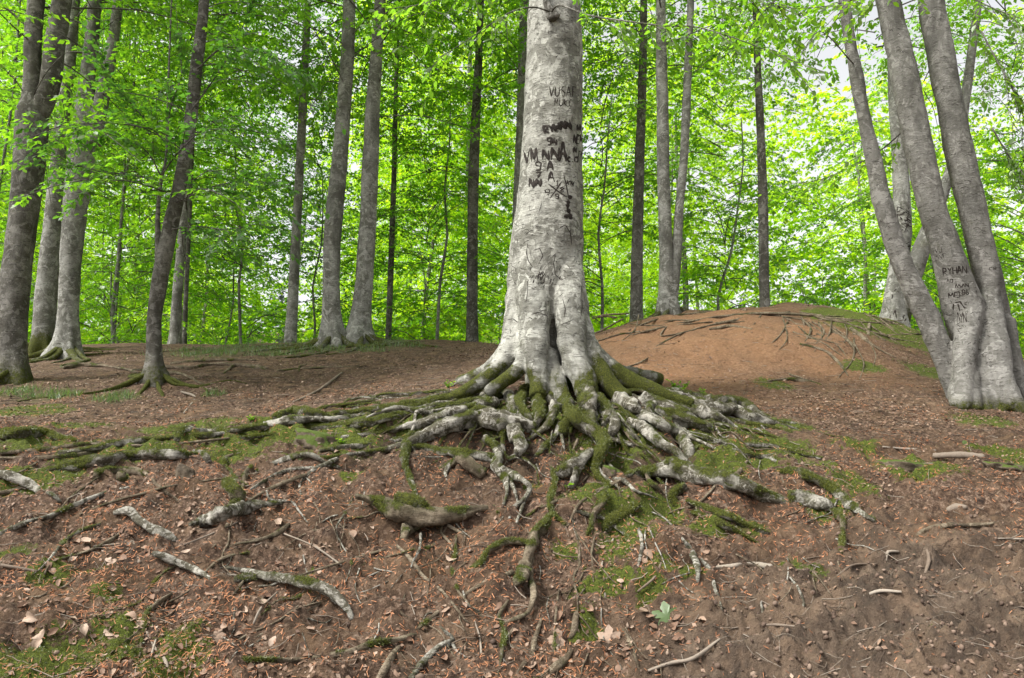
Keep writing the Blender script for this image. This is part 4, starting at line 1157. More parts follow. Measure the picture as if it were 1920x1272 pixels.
def leaves_on(path, spacing, r, size, six=False, droop=0.25, flat=0.35):
    """leaves in two rows along a twig"""
    seg_ = np.linalg.norm(np.diff(path, axis=0), axis=1)
    L = seg_.sum()
    n_ = max(2, int(L / spacing))
    cum = np.concatenate([[0], np.cumsum(seg_)])
    t = np.sort(r.uniform(0.08 * L, L, n_))
    pos = np.stack([np.interp(t, cum, path[:, k]) for k in range(3)], 1)
    T_ = np.stack([np.interp(t, cum, np.gradient(path[:, k])) for k in range(3)], 1)
    T_ /= np.linalg.norm(T_, axis=1)[:, None] + 1e-9
    side = np.cross(T_, [0, 0, 1.0]); side /= np.linalg.norm(side, axis=1)[:, None] + 1e-9
    sg = np.where(np.arange(n_) % 2 == 0, 1.0, -1.0)[:, None]
    D_ = T_ * 0.65 + side * sg * 0.75 + r.normal(0, 0.22, (n_, 3)) - np.array([0, 0, droop])
    D_ /= np.linalg.norm(D_, axis=1)[:, None]
    N_ = np.array([0, 0, 1.0]) + r.normal(0, flat, (n_, 3))
    N_ -= D_ * (N_ * D_).sum(1)[:, None]
    N_ /= np.linalg.norm(N_, axis=1)[:, None]
    return pos, D_, N_, size * r.uniform(0.65, 1.2, n_)


def crown_mesh(seed, h0, h1, R, nb, leaf, spacing, twig_gap=0.28, shape='full', start_az=None, mat='leaf', bottom_droop=0.3):
    r = np.random.default_rng(seed)
    P0, D1, N1, SZ, TN = [], [], [], [], []
    wood = []
    for b in range(nb):
        t = (b + r.uniform(0, 1)) / nb
        h = h0 + (h1 - h0) * t
        az = r.uniform(0, 2 * np.pi) if start_az is None else r.normal(start_az, 0.7)
        if shape == 'full':
            L = R * r.uniform(0.55, 1.1) * (0.75 + 0.35 * math.sin(math.pi * min(1, t * 0.9 + 0.1)))
        else:
            L = R * r.uniform(0.6, 1.1) * (1 - 0.6 * t)
        rise = r.uniform(0.1, 0.9)
        n_ = 9
        s = np.linspace(0, 1, n_)
        azs = az + np.cumsum(r.normal(0, 0.09, n_))
        bx = np.cumsum(np.cos(azs)) * L / n_; by = np.cumsum(np.sin(azs)) * L / n_
        bz = h + L * (rise * s - (bottom_droop + rise * 0.6) * s ** 2.2) + r.normal(0, 0.02, n_) * L * 0.3
        path = np.stack([bx - bx[0], by - by[0], bz], 1)
        wood.append((path, 0.0035 * L * (1 - s * 0.85) + 0.002))
        gap = twig_gap
        m = max(3, int(L * 0.88 / gap))
        for k in range(m):
            f = 0.14 + 0.86 * (k + r.uniform(0, .6)) / m
            f = min(f, 0.99)
            q = np.array([np.interp(f, s, path[:, c]) for c in range(3)])
            i_ = min(int(f * (n_ - 1)), n_ - 2)
            T_ = path[i_ + 1] - path[i_]; T_ /= np.linalg.norm(T_)
            sgn = 1 if k % 2 == 0 else -1
            ang = sgn * r.uniform(0.65, 1.15)
            ca, sa = math.cos(ang), math.sin(ang)
            d = np.array([T_[0] * ca - T_[1] * sa, T_[0] * sa + T_[1] * ca, T_[2] * 0.5 - 0.05 + r.normal(0, .08)])
            l2 = L * r.uniform(0.18, 0.36) * (1.25 - f * 0.75)
            ss = np.linspace(0, 1, 5)
            bend = r.normal(0, .12)
            tp = q + d[None] * (ss * l2)[:, None] + np.array([0, 0, -1])[None] * (0.22 * l2 * ss ** 2)[:, None] + np.array([-d[1], d[0], 0])[None] * (bend * l2 * ss ** 2)[:, None]
            if leaf < 0.0:
                wood.append((tp, 0.0035 * (1 - ss * 0.7)))
            a_, b_, c_, z_ = leaves_on(tp, spacing, r, leaf)
            P0.append(a_); D1.append(b_); N1.append(c_); SZ.append(z_)
            TN.append(np.clip(r.normal(0.5, 0.12) + r.normal(0, 0.16, len(z_)), 0, 1))
            # side twiglets
            for e in range(2):
                f2 = r.uniform(0.3, 0.85)
                q2 = q + d * f2 * l2
                an2 = r.choice([-1, 1]) * r.uniform(.6, 1.0)
                d2_ = np.array([d[0] * math.cos(an2) - d[1] * math.sin(an2), d[0] * math.sin(an2) + d[1] * math.cos(an2), d[2] - .1])
                tp2 = q2 + d2_[None] * (np.linspace(0, 1, 3) * l2 * .45)[:, None]
                a_, b_, c_, z_ = leaves_on(tp2, spacing, r, leaf)
                P0.append(a_); D1.append(b_); N1.append(c_); SZ.append(z_)
                TN.append(np.clip(r.normal(0.5, 0.12) + r.normal(0, 0.16, len(z_)), 0, 1))
    P0 = np.vstack(P0); D1 = np.vstack(D1); N1 = np.vstack(N1); SZ = np.concatenate(SZ); TN = np.concatenate(TN)
    V_, F_, t_ = leaf_mesh(P0, D1, N1, SZ, TN)
    o = new_mesh('crown', V_, F_, M[mat], None, False, {'tint': t_})
    pr_ = []
    for path, rd in wood:
        pr_.append(tube(path, rd, 4 if rd[0] > 0.006 else 3, cap=False))
    Vw, Fw = join(pr_)
    w = new_mesh('branches', Vw, Fw, M['bark_dark'], None, True)
    me_c, me_w = o.data, w.data
    bpy.data.objects.remove(o); bpy.data.objects.remove(w)
    return me_c, me_w


CROWNS = {
    'mid': [crown_mesh(11 + k, 0.0, 9.0, 3.6, 48, 0.088, 0.045) for k in range(4)],
    'low': [crown_mesh(31 + k, 0.0, 5.0, 2.6, 30, 0.080, 0.046, shape='cone') for k in range(3)],
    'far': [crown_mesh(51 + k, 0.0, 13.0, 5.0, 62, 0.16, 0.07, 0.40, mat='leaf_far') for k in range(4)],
}


def put_crown(root, kind, idx, loc, rz, sc=1.0, mat=None, sz=None, wood=True):
    mc, mw = CROWNS[kind][idx % len(CROWNS[kind])]
    res = []
    for nm, me in (('crown', mc), ('branches', mw)):
        if nm == 'branches' and not wood:
            continue
        o = bpy.data.objects.new(nm, me)
        COL.objects.link(o)
        o.parent = root
        o.location = Vector([float(v) for v in loc]) - root.location
        o.rotation_euler = (0, 0, rz)
        o.scale = (sc, sc, sz or sc)
        res.append(o)
    return res


# ------------------------------------------------------------------ the traced trees behind
def stem_parts(pts, D, flare=0.0, seed=0.0, seg=28, ext=5.0, lump=0.06, sink=0.25, step=0.07, dd=None):
    """pts (px, py, width) from the foot upwards"""
    rows = []
    for k, q in enumerate(pts):
        d_ = q[3] if len(q) > 3 else D
        p_ = P(q[0], q[1], d_)
        rows.append([*p_, q[2] * .94 / 2 / F_PX * d_])
    rows = np.array(rows)
    if ext > 0:
        dr = rows[-1] - rows[-2]
        dr = dr / np.linalg.norm(dr[:3])
        dr[:2] *= 0.6
        e1 = rows[-1] + dr * ext * .5; e1[3] = rows[-1][3] * .8
        e2 = rows[-1] + dr * ext; e2[3] = rows[-1][3] * .55
        rows = np.vstack([rows, e1, e2])
    if sink > 0:
        f_ = rows[0].copy(); f_[2] -= sink
        rows = np.vstack([f_, rows])
    c = catmull(rows, step)
    z0 = rows[1][2] if sink > 0 else rows[0][2]

    def rf(path_, th, r, d):
        h = (path_[:, 2] - z0)[:, None]
        lob = 0.5 + 0.5 * np.cos(th[None] * 5 + seed + 1.3 * np.sin(seed * 3 + th[None] * 2))
        k_ = np.exp(-np.maximum(h, -0.05) / (0.12 + 1.6 * r.mean() * 0.8))
        return r * (1 + flare * k_ * (0.25 + 0.95 * lob) + 0.05 * np.sin(th[None] * 3 + seed) * np.exp(-h / 1.5))
    return tube(c[:, :3], c[:, 3], seg, lump, 3.0, seed, radf=rf if flare else None), c


def trunk_obj(name, prt, mat, root, mossy=0.0):
    V_, F_ = join([prt] if isinstance(prt, tuple) else prt)
    loc = np.array(root.location)
    h = V_[:, 2] - loc[2]
    ms_ = mossy * smooth(0.5, 0.0, h) + 0.15 * mossy
    nz = fbm(V_[:, 0] * 3, V_[:, 1] * 3, V_[:, 2] * 3, 2) * 0.3 * mossy
    return new_mesh(name, V_ - loc, F_, M[mat], root, True, {'moss': ms_ + nz, 'soil': np.zeros(len(V_))})


TREES = [
    # label, D, material, flare, moss, stems [(points...)], crown spec
    ('thick grey beech forking into two stems at the left edge of the clearing', 9.6, 'bark_dark', .45, .5,
     [[(20, 712, 62), (22, 680, 54), (22, 640, 52), (28, 533, 56), (42, 424, 54), (55, 300, 60), (60, 220, 60), (60, 170, 36), (62, 67, 34), (68, 0, 33)],
      [(70, 215, 44), (92, 165, 40), (105, 67, 40), (116, 0, 38)]], [('mid', 4.5), ('mid', 8.0)]),
    ('grey beech just right of the forked stem, dark moss round its foot', 13.2, 'bark_grey', .35, .6,
     [[(80, 655, 46), (82, 610, 42), (88, 533, 40), (98, 424, 34), (109, 300, 28), (120, 200, 26), (132, 100, 24), (140, 0, 22)]], [('mid', 5.0), ('mid', 10.0)]),
    ('pale beech with black rot scar and two upper stems near the left edge', 12.6, 'bark_grey', .55, .15,
     [[(122, 668, 50), (126, 640, 42), (128, 600, 38), (132, 500, 40), (140, 400, 46), (150, 320, 52), (158, 235, 44), (162, 160, 32), (172, 80, 28), (178, 0, 26)],
      [(172, 270, 36), (188, 200, 30), (208, 100, 24), (222, 0, 20)]], [('mid', 6.5)]),
    ('slim dark beech leaning right with a thin side shoot from its fork', 9.6, 'bark_dark', .5, .35,
     [[(292, 712, 40), (290, 680, 30), (290, 600, 27), (299, 533, 31), (320, 424, 31), (337, 350, 27), (357, 230, 25), (368, 130, 25), (377, 60, 23), (383, 0, 21)],
      [(298, 520, 16), (297, 470, 14), (296, 400, 9), (302, 340, 7), (312, 290, 5), (314, 200, 4)]], [('low', 3.2)]),
    ('grey beech half hidden behind the slim leaning one', 15.2, 'bark_grey', .3, .2,
     [[(328, 645, 22), (332, 560, 20), (342, 440, 17), (352, 320, 14), (366, 180, 12), (385, 0, 10)]], [('mid', 5.5)]),
    ('thin straight stem right beside the half hidden grey beech', 16.5, 'bark_dark', .2, .2,
     [[(345, 645, 10), (350, 520, 9), (356, 400, 8), (362, 250, 7), (366, 100, 6)]], [('low', 4.0)]),
    ('tall slender beech standing alone on the ridge left of the pale pair', 15.8, 'bark_grey', .12, .1,
     [[(544, 640, 24), (548, 580, 22), (553, 480, 20), (559, 370, 18), (566, 240, 18), (572, 120, 16), (577, 0, 14)]], [('mid', 6.0), ('mid', 9.0)]),
    ('pale grey beech with a wide foot, left one of the pair on the ridge', 13.6, 'bark_grey', .75, .1,
     [[(628, 645, 46), (625, 615, 38), (622, 560, 34), (622, 480, 34), (627, 400, 36), (637, 300, 33), (645, 200, 30), (652, 100, 28), (655, 0, 26)]], [('mid', 6.0), ('mid', 10)]),
    ('curved grey beech, right one of the pair on the ridge', 13.6, 'bark_grey', .55, .1,
     [[(674, 632, 44), (676, 600, 38), (682, 540, 36), (686, 480, 36), (691, 400, 34), (695, 300, 34), (699, 200, 30), (706, 100, 26), (713, 0, 24)]], [('mid', 5.5), ('mid', 9.5)]),
    ('thin young beech just right of the pair, mostly hidden in leaves', 19.0, 'bark_dark', .1, .1,
     [[(728, 640, 12), (733, 500, 12), (738, 350, 11), (743, 150, 9), (748, 0, 7)]], [('mid', 4.5)]),
    ('dark straight beech standing left of the carved trunk', 17.5, 'bark_dark', .15, .1,
     [[(885, 635, 24), (885, 560, 22), (886, 450, 22), (888, 330, 22), (893, 200, 19), (898, 100, 16), (902, 0, 13)]], [('mid', 7.0)]),
    ('pale beech stem seen just behind the left edge of the carved trunk', 16.0, 'bark_grey', .1, .1,
     [[(968, 645, 26), (972, 400, 24), (978, 230, 22), (981, 100, 21), (984, 0, 20)]], [('mid', 6.5)]),
    ('dark beech behind the mound, close right of the carved trunk', 15.5, 'bark_dark', .1, .1,
     [[(1194, 600, 26), (1194, 500, 24), (1197, 380, 22), (1200, 280, 20), (1204, 170, 18), (1207, 0, 15)]], [('mid', 5.5)]),
    ('twin stemmed grey beech rising from the top of the mound', 13.4, 'bark_grey', .25, .1,
     [[(1252, 582, 42), (1251, 540, 34), (1248, 450, 27), (1244, 340, 26), (1242, 200, 25), (1240, 100, 23), (1239, 0, 20)],
      [(1260, 560, 24), (1268, 480, 22), (1273, 400, 18), (1282, 300, 18), (1287, 200, 18), (1291, 100, 16), (1295, 0, 14)]], [('mid', 6.0), ('mid', 9.5)]),
    ('slender dark beech on the crest of the red mound', 14.0, 'bark_dark', .1, .1,
     [[(1434, 582, 20), (1432, 500, 20), (1431, 400, 20), (1428, 300, 18), (1424, 200, 16), (1419, 90, 14), (1416, 0, 12)]], [('low', 7.5)]),
]
for ti, (label, D, mat, flare, mossy, stems, crs) in enumerate(TREES):
    f_ = P(stems[0][0][0], stems[0][0][1], D)
    gz = float(ground_h(f_[0], f_[1]))
    rt = thing('beech_tree', label, 'tree', (f_[0], f_[1], min(f_[2], gz + .05)), 'beeches standing round the clearing')
    sink = max(0.25, f_[2] - gz + 0.3)
    for si, st in enumerate(stems):
        prt, c_ = stem_parts(st, D, flare if si == 0 else 0.0, ti * 1.7 + si, sink=sink if si == 0 else 0)
        trunk_obj('trunk' if si == 0 else 'stem', prt, mat, rt, mossy)
        if si == 0:
            c0 = c_
    for ci, (kd, hz) in enumerate(crs):
        zc = f_[2] + hz - 1.5
        k_ = int(np.argmin(np.abs(c0[:, 2] - (zc + 2))))
        put_crown(rt, kd, ti + ci * 2, (c0[k_, 0], c0[k_, 1], zc), rng.uniform(0, 6.28))
    if D < 14.2:       # surface roots round the foot
        for k in range(6 if flare > .3 else 4):
            a_ = rng.uniform(-0.2, math.pi + 0.2)
            q = np.array([f_[0], f_[1]])
            r0 = c0[2, 3]
            L = rng.uniform(.7, 1.8)
            rows = []
            for s_ in np.linspace(0, 1, 5):
                a_ += rng.normal(0, .2)
                x_, y_ = q[0] + math.cos(a_) * (r0 * .6 + L * s_), q[1] - math.sin(a_) * (r0 * .6 + L * s_)
                rd = r0 * .28 * (1 - s_ * .85)
                rows.append([x_, y_, float(ground_h(x_, y_)) + rd * .2 + r0 * .7 * (s_ < .1), rd])
            c_ = catmull(rows, .05)
            trunk_obj('root', tube(c_[:, :3], c_[:, 3], 8, .2, 8, k), mat, rt, mossy + .4)

# right rear beech with lettering and a leaning second stem
f_ = P(1678, 615, 12.2)
rt = thing('beech_tree', 'blackened carved beech with a leaning second stem behind the three stemmed one', 'tree', f_, 'beeches standing round the clearing')
pa, c0 = stem_parts([(1676, 618, 56), (1678, 580, 46), (1686, 500, 38), (1692, 430, 36), (1690, 350, 32), (1684, 260, 28), (1677, 180, 24), (1672, 60, 20), (1668, 0, 18)], 12.2, .25, 2.2, sink=.5)
tr = trunk_obj('trunk', pa, 'bark_grey', rt, .2)
pb, _ = stem_parts([(1690, 605, 34, 12.2), (1702, 550, 34, 12.1), (1718, 495, 36, 12.0), (1738, 440, 30, 12.0), (1765, 370, 24, 12.0), (1800, 250, 20, 12.1)], 12.2, 0, 3.3, sink=.4)
trunk_obj('stem', pb, 'bark_grey', rt, .6)
b_ = bvh_of(tr)
for st, wd in [(T('NO', 1682, 426, 8, 8, 0, 1.2), 3), (T('YA', 1686, 436, 8, 7, 0, 1.2), 3)]:
    carve(st, b_, f_, rt, wd)
bl = []
for k in range(75):
    x_ = rng.uniform(1670, 1706); y_ = rng.choice([rng.uniform(385, 425), rng.uniform(440, 620)]); bl.append([(x_, y_), (x_ + rng.normal(0, 4), y_ + rng.normal(0, 4)), (x_ + rng.normal(0, 5), y_ + rng.uniform(2, 9))])
carve(bl, b_, f_, rt, 4.5, 'bark_scars')['kind'] = 'stuff'
put_crown(rt, 'mid', 2, (f_[0], f_[1], f_[2] + 4.5), 1.0)

# three stemmed beech at the right
f_ = P(1838, 755, 8.35)
tri = thing('beech_tree', 'smooth grey three stemmed beech with carved names at the right edge', 'tree', f_, 'beeches standing round the clearing')
st3 = [
    [(1796, 752, 36), (1786, 715, 40), (1762, 650, 45), (1722, 560, 44), (1686, 480, 40), (1660, 400, 37), (1640, 310, 33), (1620, 220, 30), (1600, 110, 26), (1582, 0, 22)],
    [(1842, 758, 70), (1836, 700, 66), (1824, 640, 74), (1803, 570, 76), (1786, 510, 64), (1768, 450, 56), (1751, 400, 54), (1727, 300, 55), (1708, 200, 55), (1688, 100, 50), (1665, 0, 46)],
    [(1905, 740, 40, 8.5), (1897, 690, 44, 8.5), (1872, 600, 48, 8.45), (1850, 510, 52, 8.4), (1825, 400, 54, 8.4), (1803, 300, 54, 8.4), (1782, 200, 52, 8.4), (1764, 100, 52, 8.4), (1746, 0, 50, 8.4)],
]
prts = []
for k, st in enumerate(st3):
    pr_, cc = stem_parts(st, 8.35, .12, 1.1 * k, seg=40, ext=3, sink=.3, step=.04, lump=.03)
    prts.append(pr_)
    if k == 1:
        cmid = cc
for bp in [[(1858, 500, 8.48, 26), (1856, 560, 8.36, 40), (1860, 620, 8.22, 50), (1870, 680, 8.08, 46), (1888, 735, 7.95, 38), (1915, 768, 7.85, 28), (1955, 788, 7.8, 18)],
           [(1822, 560, 8.3, 44), (1812, 640, 8.15, 44), (1806, 700, 8.1, 38), (1808, 745, 8.0, 30), (1806, 768, 7.9, 18)],
           [(1838, 640, 8.2, 40), (1850, 700, 8.1, 40), (1866, 750, 8.0, 34), (1880, 785, 7.9, 18)], [(1820, 690, 8.15, 34), (1822, 735, 8.05, 34), (1828, 770, 7.95, 22)],
           [(1800, 700, 8.2, 30), (1793, 735, 8.1, 30), (1790, 762, 8.0, 16)], [(1842, 690, 8.2, 30), (1845, 740, 8.05, 32), (1850, 775, 7.95, 18)],
           [(1880, 600, 8.4, 40), (1895, 680, 8.3, 40), (1925, 740, 8.2, 34), (1960, 765, 8.2, 24)]]:
    rows = [list(P(x_, y_, d_)) + [w_ / 2 / F_PX * d_] for x_, y_, d_, w_ in bp]
    c_ = catmull(rows, .03)
    prts.append(tube(c_[:, :3], c_[:, 3], 20, .1, 5, 2))
tt_ = fused('trunk', prts, 0.016, 6, M['bark_smooth'], tri, lambda w, nn_: smooth(.12, -.1, w[:, 2] - f_[2]) * .6, f_)
b_ = bvh_of(tt_)
for st, wd in [(T('RYHAN', 1769, 517, 7.5, 14, 6, 1.22), 2.4), (T('AO', 1775, 530, 5, 6, 0, 1.3), 1.8), (T('ASAN', 1791, 541, 5.5, 7, 6, 1.2), 2.0), (T('MO', 1779, 560, 9, 10, 8, 1.3), 2.4),
               ([[(1795, 543), (1796, 544)], [(1800, 542), (1801, 543)]], 2.2), (T('96', 1804, 554, 6, 10, 4, 1.2), 2.0), ([[(1790, 568), (1800, 566), (1810, 580)], [(1788, 570), (1787, 582)], [(1796, 570), (1800, 584)]], 3.0),
               (T('AYNW', 1795, 606, 6, 20, 6, 1.0), 1.8), (T('VU', 1754, 475, 6, 9, 10, 1.2), 1.3), (T('SVF', 1756, 488, 6, 9, 14, 1.2), 1.3), (T('FR', 1856, 508, 6, 6, 6, 1.2), 1.3)]:
    carve(st, b_, f_, tri, wd * 1.35)
s3 = []
for k in range(120):
    x_ = rng.uniform(1775, 1860); y_ = rng.uniform(540, 700)
    s3.append([(x_, y_), (x_ + rng.normal(0, 3), y_ + rng.normal(0, 2)), (x_ + rng.normal(0, 4), y_ + rng.normal(0, 3))])
for k in range(50):
    s_ = rng.integers(0, 3); q = rng.uniform(0, 500)
    xx = np.interp(q, [p_[1] for p_ in st3[s_]][::-1], [p_[0] for p_ in st3[s_]][::-1])
    w_ = rng.uniform(6, 20); x0 = xx + rng.uniform(-16, 6)
    s3.append([(x0, q), (x0 + w_ * .5, q - 3), (x0 + w_, q + 1)])
o = carve(s3, b_, f_, tri, 1.3, 'bark_scars'); o['kind'] = 'stuff'
put_crown(tri, 'mid', 1, (cmid[-1][0], cmid[-1][1], f_[2] + 4.6), 2.0)

# fine roots spread over the mound
mroot = [o_ for o_ in COL.objects if o_.get('label', '').startswith('slender dark beech on the crest')][0]
mo = np.array(mroot.location)
MR = [[(1540, 592, 6), (1420, 588, 7), (1300, 602, 6), (1200, 625, 5), (1120, 650, 4)], [(1480, 586, 6), (1380, 600, 6), (1280, 625, 5), (1230, 650, 3)], [(1330, 618, 5), (1370, 612, 7), (1410, 618, 4)],
      [(1505, 600, 6), (1520, 618, 5), (1505, 650, 4)], [(1500, 645, 5), (1550, 660, 7), (1580, 690, 6), (1590, 705, 3)], [(1520, 590, 8), (1560, 600, 8), (1620, 618, 6), (1660, 640, 5)],
      [(1595, 616, 8), (1615, 630, 8), (1640, 650, 5), (1680, 672, 4)], [(1560, 618, 6), (1590, 640, 6), (1605, 662, 4)], [(1535, 605, 5), (1545, 625, 4), (1530, 645, 3)], [(1630, 608, 7), (1628, 628, 5)],
      [(1180, 620, 5), (1230, 600, 5), (1300, 588, 6), (1400, 582, 6)], [(1120, 640, 5), (1160, 628, 4), (1200, 622, 4)], [(1250, 612, 3), (1240, 630, 4), (1290, 622, 3)],
      [(1440, 715, 5), (1480, 712, 8), (1515, 716, 6)], [(1480, 702, 4), (1510, 712, 5), (1540, 722, 3)], [(1170, 690, 4), (1200, 680, 5), (1215, 672, 3)], [(1395, 740, 4), (1420, 725, 6)]]
for k in range(46):
    px, py = (rng.uniform(1150, 1640), rng.uniform(585, 606)) if k % 2 else (rng.uniform(1480, 1660), rng.uniform(590, 640))
    a_ = rng.normal(math.pi - .3, .5) if px < 1400 else rng.normal(.6, .8)
    L = rng.uniform(40, 140)
    MR.append([(px, py, 3.5), (px + math.cos(a_) * L * .5, py + abs(math.sin(a_)) * L * .3 + rng.normal(0, 4), 3.5), (px + math.cos(a_ + .2) * L, py + abs(math.sin(a_)) * L * .55, 2)])
for q in MR:
    make_root(q, .15, 'root_brown', .3, mroot, mo, lump=.12)
# roots of the slim leaning beech
lroot = [o_ for o_ in COL.objects if o_.get('label', '').startswith('slim dark beech leaning')][0]
lo = np.array(lroot.location)
for q in [[(300, 690, 12), (330, 690, 9), (360, 690, 9), (400, 684, 8), (450, 686, 9), (500, 694, 5)], [(305, 700, 10), (340, 702, 7), (370, 716, 5), (385, 722, 3)], [(300, 705, 8), (335, 712, 5), (322, 724, 4)],
          [(420, 700, 5), (440, 686, 7), (470, 686, 8), (502, 690, 4)], [(120, 690, 12), (160, 685, 10), (220, 690, 8), (260, 700, 6)], [(320, 682, 8), (400, 676, 8), (480, 676, 6)],
          [(520, 695, 5), (600, 690, 6), (680, 688, 4)], [(560, 698, 3), (562, 688, 5), (575, 684, 3)]]:
    make_root(q, .35, 'root_brown', .5, lroot, lo)

# ------------------------------------------------------------------ understorey and far trees
MARKS = [(-400, 'the left edge'), (50, 'forked beech'), (130, 'scarred pale beech'), (300, 'slim leaning beech'), (548, 'lone slender beech'), (625, 'left ridge twin'), (682, 'right ridge twin'),
         (887, 'dark straight beech'), (1035, 'carved trunk'), (1196, 'dark mound beech'), (1255, 'twin stemmed beech'), (1432, 'slender mound beech'),
         (1650, 'blackened beech'), (1840, 'three stemmed beech'), (2400, 'the right edge')]


def between(px):
    for (a_, na), (b_, nb_) in zip(MARKS[:-1], MARKS[1:]):
        if px < b_:
            return na, nb_
    return MARKS[-2][1], MARKS[-1][1]


def simple_tree(name, label, cat, group, x, y_, z, r0, H, crowns, mat='bark_grey', lean=0.0):
    rt_ = thing(name, label, cat, (x, y_, z), group)
    n_ = 9
    s = np.linspace(0, 1, n_)
    wob = np.cumsum(rng.normal(0, .10, n_)) * (1 if H < 16 else 2)
    path = np.stack([x + lean * H * s + wob, y_ + rng.normal(0, .05, n_), z - .3 + (H + .3) * s], 1)
    c_ = catmull(np.column_stack([path, r0 * (1 - .75 * s)]), .4)
    trunk_obj('trunk', tube(c_[:, :3], c_[:, 3], 10, .06, 2, x), mat, rt_, .1)
    for kd, hz, sc_ in crowns:
        put_crown(rt_, kd, int(rng.integers(0, 9)), (x + lean * hz, y_, z + hz), rng.uniform(0, 6.28), sc_, wood=kd != 'far')
    return rt_


SAP = [(205, 17.5, 7), (240, 17.2, 6), (460, 19, 2), (800, 19, 3), (850, 23, 3), (590, 20, 2), (1130, 18, 3), (1340, 19, 3),
       (1560, 18, -2), (1620, 20, -2), (1500, 21, -2), (1780, 19, 2), (1880, 18, -1), (1960, 16, 6), (-60, 16, 7), (20, 19, 7), (300, 22, 3), (930, 24, 2), (400, 22, 2), (1400, 20, -1)]
words_ = ['behind the ridge at the far left', 'among the thin stems right of the pale scarred beech', 'leaning slightly, right of the pale scarred beech']
for k, (px, D, H) in enumerate(SAP):
    x = (px - CX) / F_PX * D * 1.0
    z = float(base_h(x, D)) if D < 23 else far_h(x, D)
    simple_tree('young_beech', f'{"nearer" if D < 19 else "farther"} young beech between {between(px)[0]} and {between(px)[1]}', 'tree', 'young beeches behind the ridge', x, D, z, rng.uniform(.03, .06), H + 6,
                [('low', .8, 1.25)] + ([('low', 4.0, 1.3)] if H > -1 else []) + ([('mid', 5.5, .9)] if H > 1 else []), lean=rng.normal(0, .07))
for k in range(104):
    D = rng.uniform(25, 58) if k < 56 else rng.uniform(58, 85) if k < 96 else rng.uniform(20, 30)
    px = rng.uniform(-250, 2170)
    x = (px - CX) / F_PX * D
    z = far_h(x, D)
    opening = any(abs(px - hp) < hw + 3.6 * F_PX / D for hp, hw in ((1530, 50), (535, 10), (1900, 10)))
    sc_ = rng.uniform(.85, 1.3)
    H = (24 if not opening else 14) * sc_
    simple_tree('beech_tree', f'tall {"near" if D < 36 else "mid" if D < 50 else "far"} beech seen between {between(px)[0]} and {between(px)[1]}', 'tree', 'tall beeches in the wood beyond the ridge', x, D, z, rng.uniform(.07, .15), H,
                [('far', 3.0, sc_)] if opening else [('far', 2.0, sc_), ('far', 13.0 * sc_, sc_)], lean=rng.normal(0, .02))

# far firs on the other side of the valley: one mass
r = np.random.default_rng(5)
Vv, Ff, Tn = [], [], []
off = 0
for k in range(420):
    D = r.uniform(90, 330); x = r.uniform(-.85, .85) * D
    z = far_h(x, D)
    H = r.uniform(12, 22); R = H * .17
    m = 90
    t = r.uniform(0, 1, m) ** .8
    a_ = r.uniform(0, 6.28, m)
    rr = R * (1 - t) * r.uniform(.5, 1.1, m)
    c = np.stack([x + np.cos(a_) * rr, D + np.sin(a_) * rr, z + H * (.06 + .94 * t) - rr * .25], 1)
    d = np.stack([np.cos(a_), np.sin(a_), np.full(m, -.45)], 1)
    s = (.5 + 1.6 * (1 - t))[:, None]
    b = np.stack([-np.sin(a_), np.cos(a_), np.zeros(m)], 1)
    tri_ = np.stack([c - d * s * .5, c + d * s * .5 + b * s * .5, c + d * s * .5 - b * s * .5], 1).reshape(-1, 3)
    Vv.append(tri_); Ff.append(np.arange(m * 3).reshape(-1, 3) + off); off += m * 3
    Tn.append(np.repeat(r.uniform(0, 1, m) * .5 + r.uniform(0, .5), 3))
o = new_mesh('distant_forest', np.vstack(Vv), np.vstack(Ff), M['fir'], None, False, {'tint': np.concatenate(Tn)})
o['kind'] = 'stuff'; o['label'] = 'blue green fir forest on the far side of the valley'

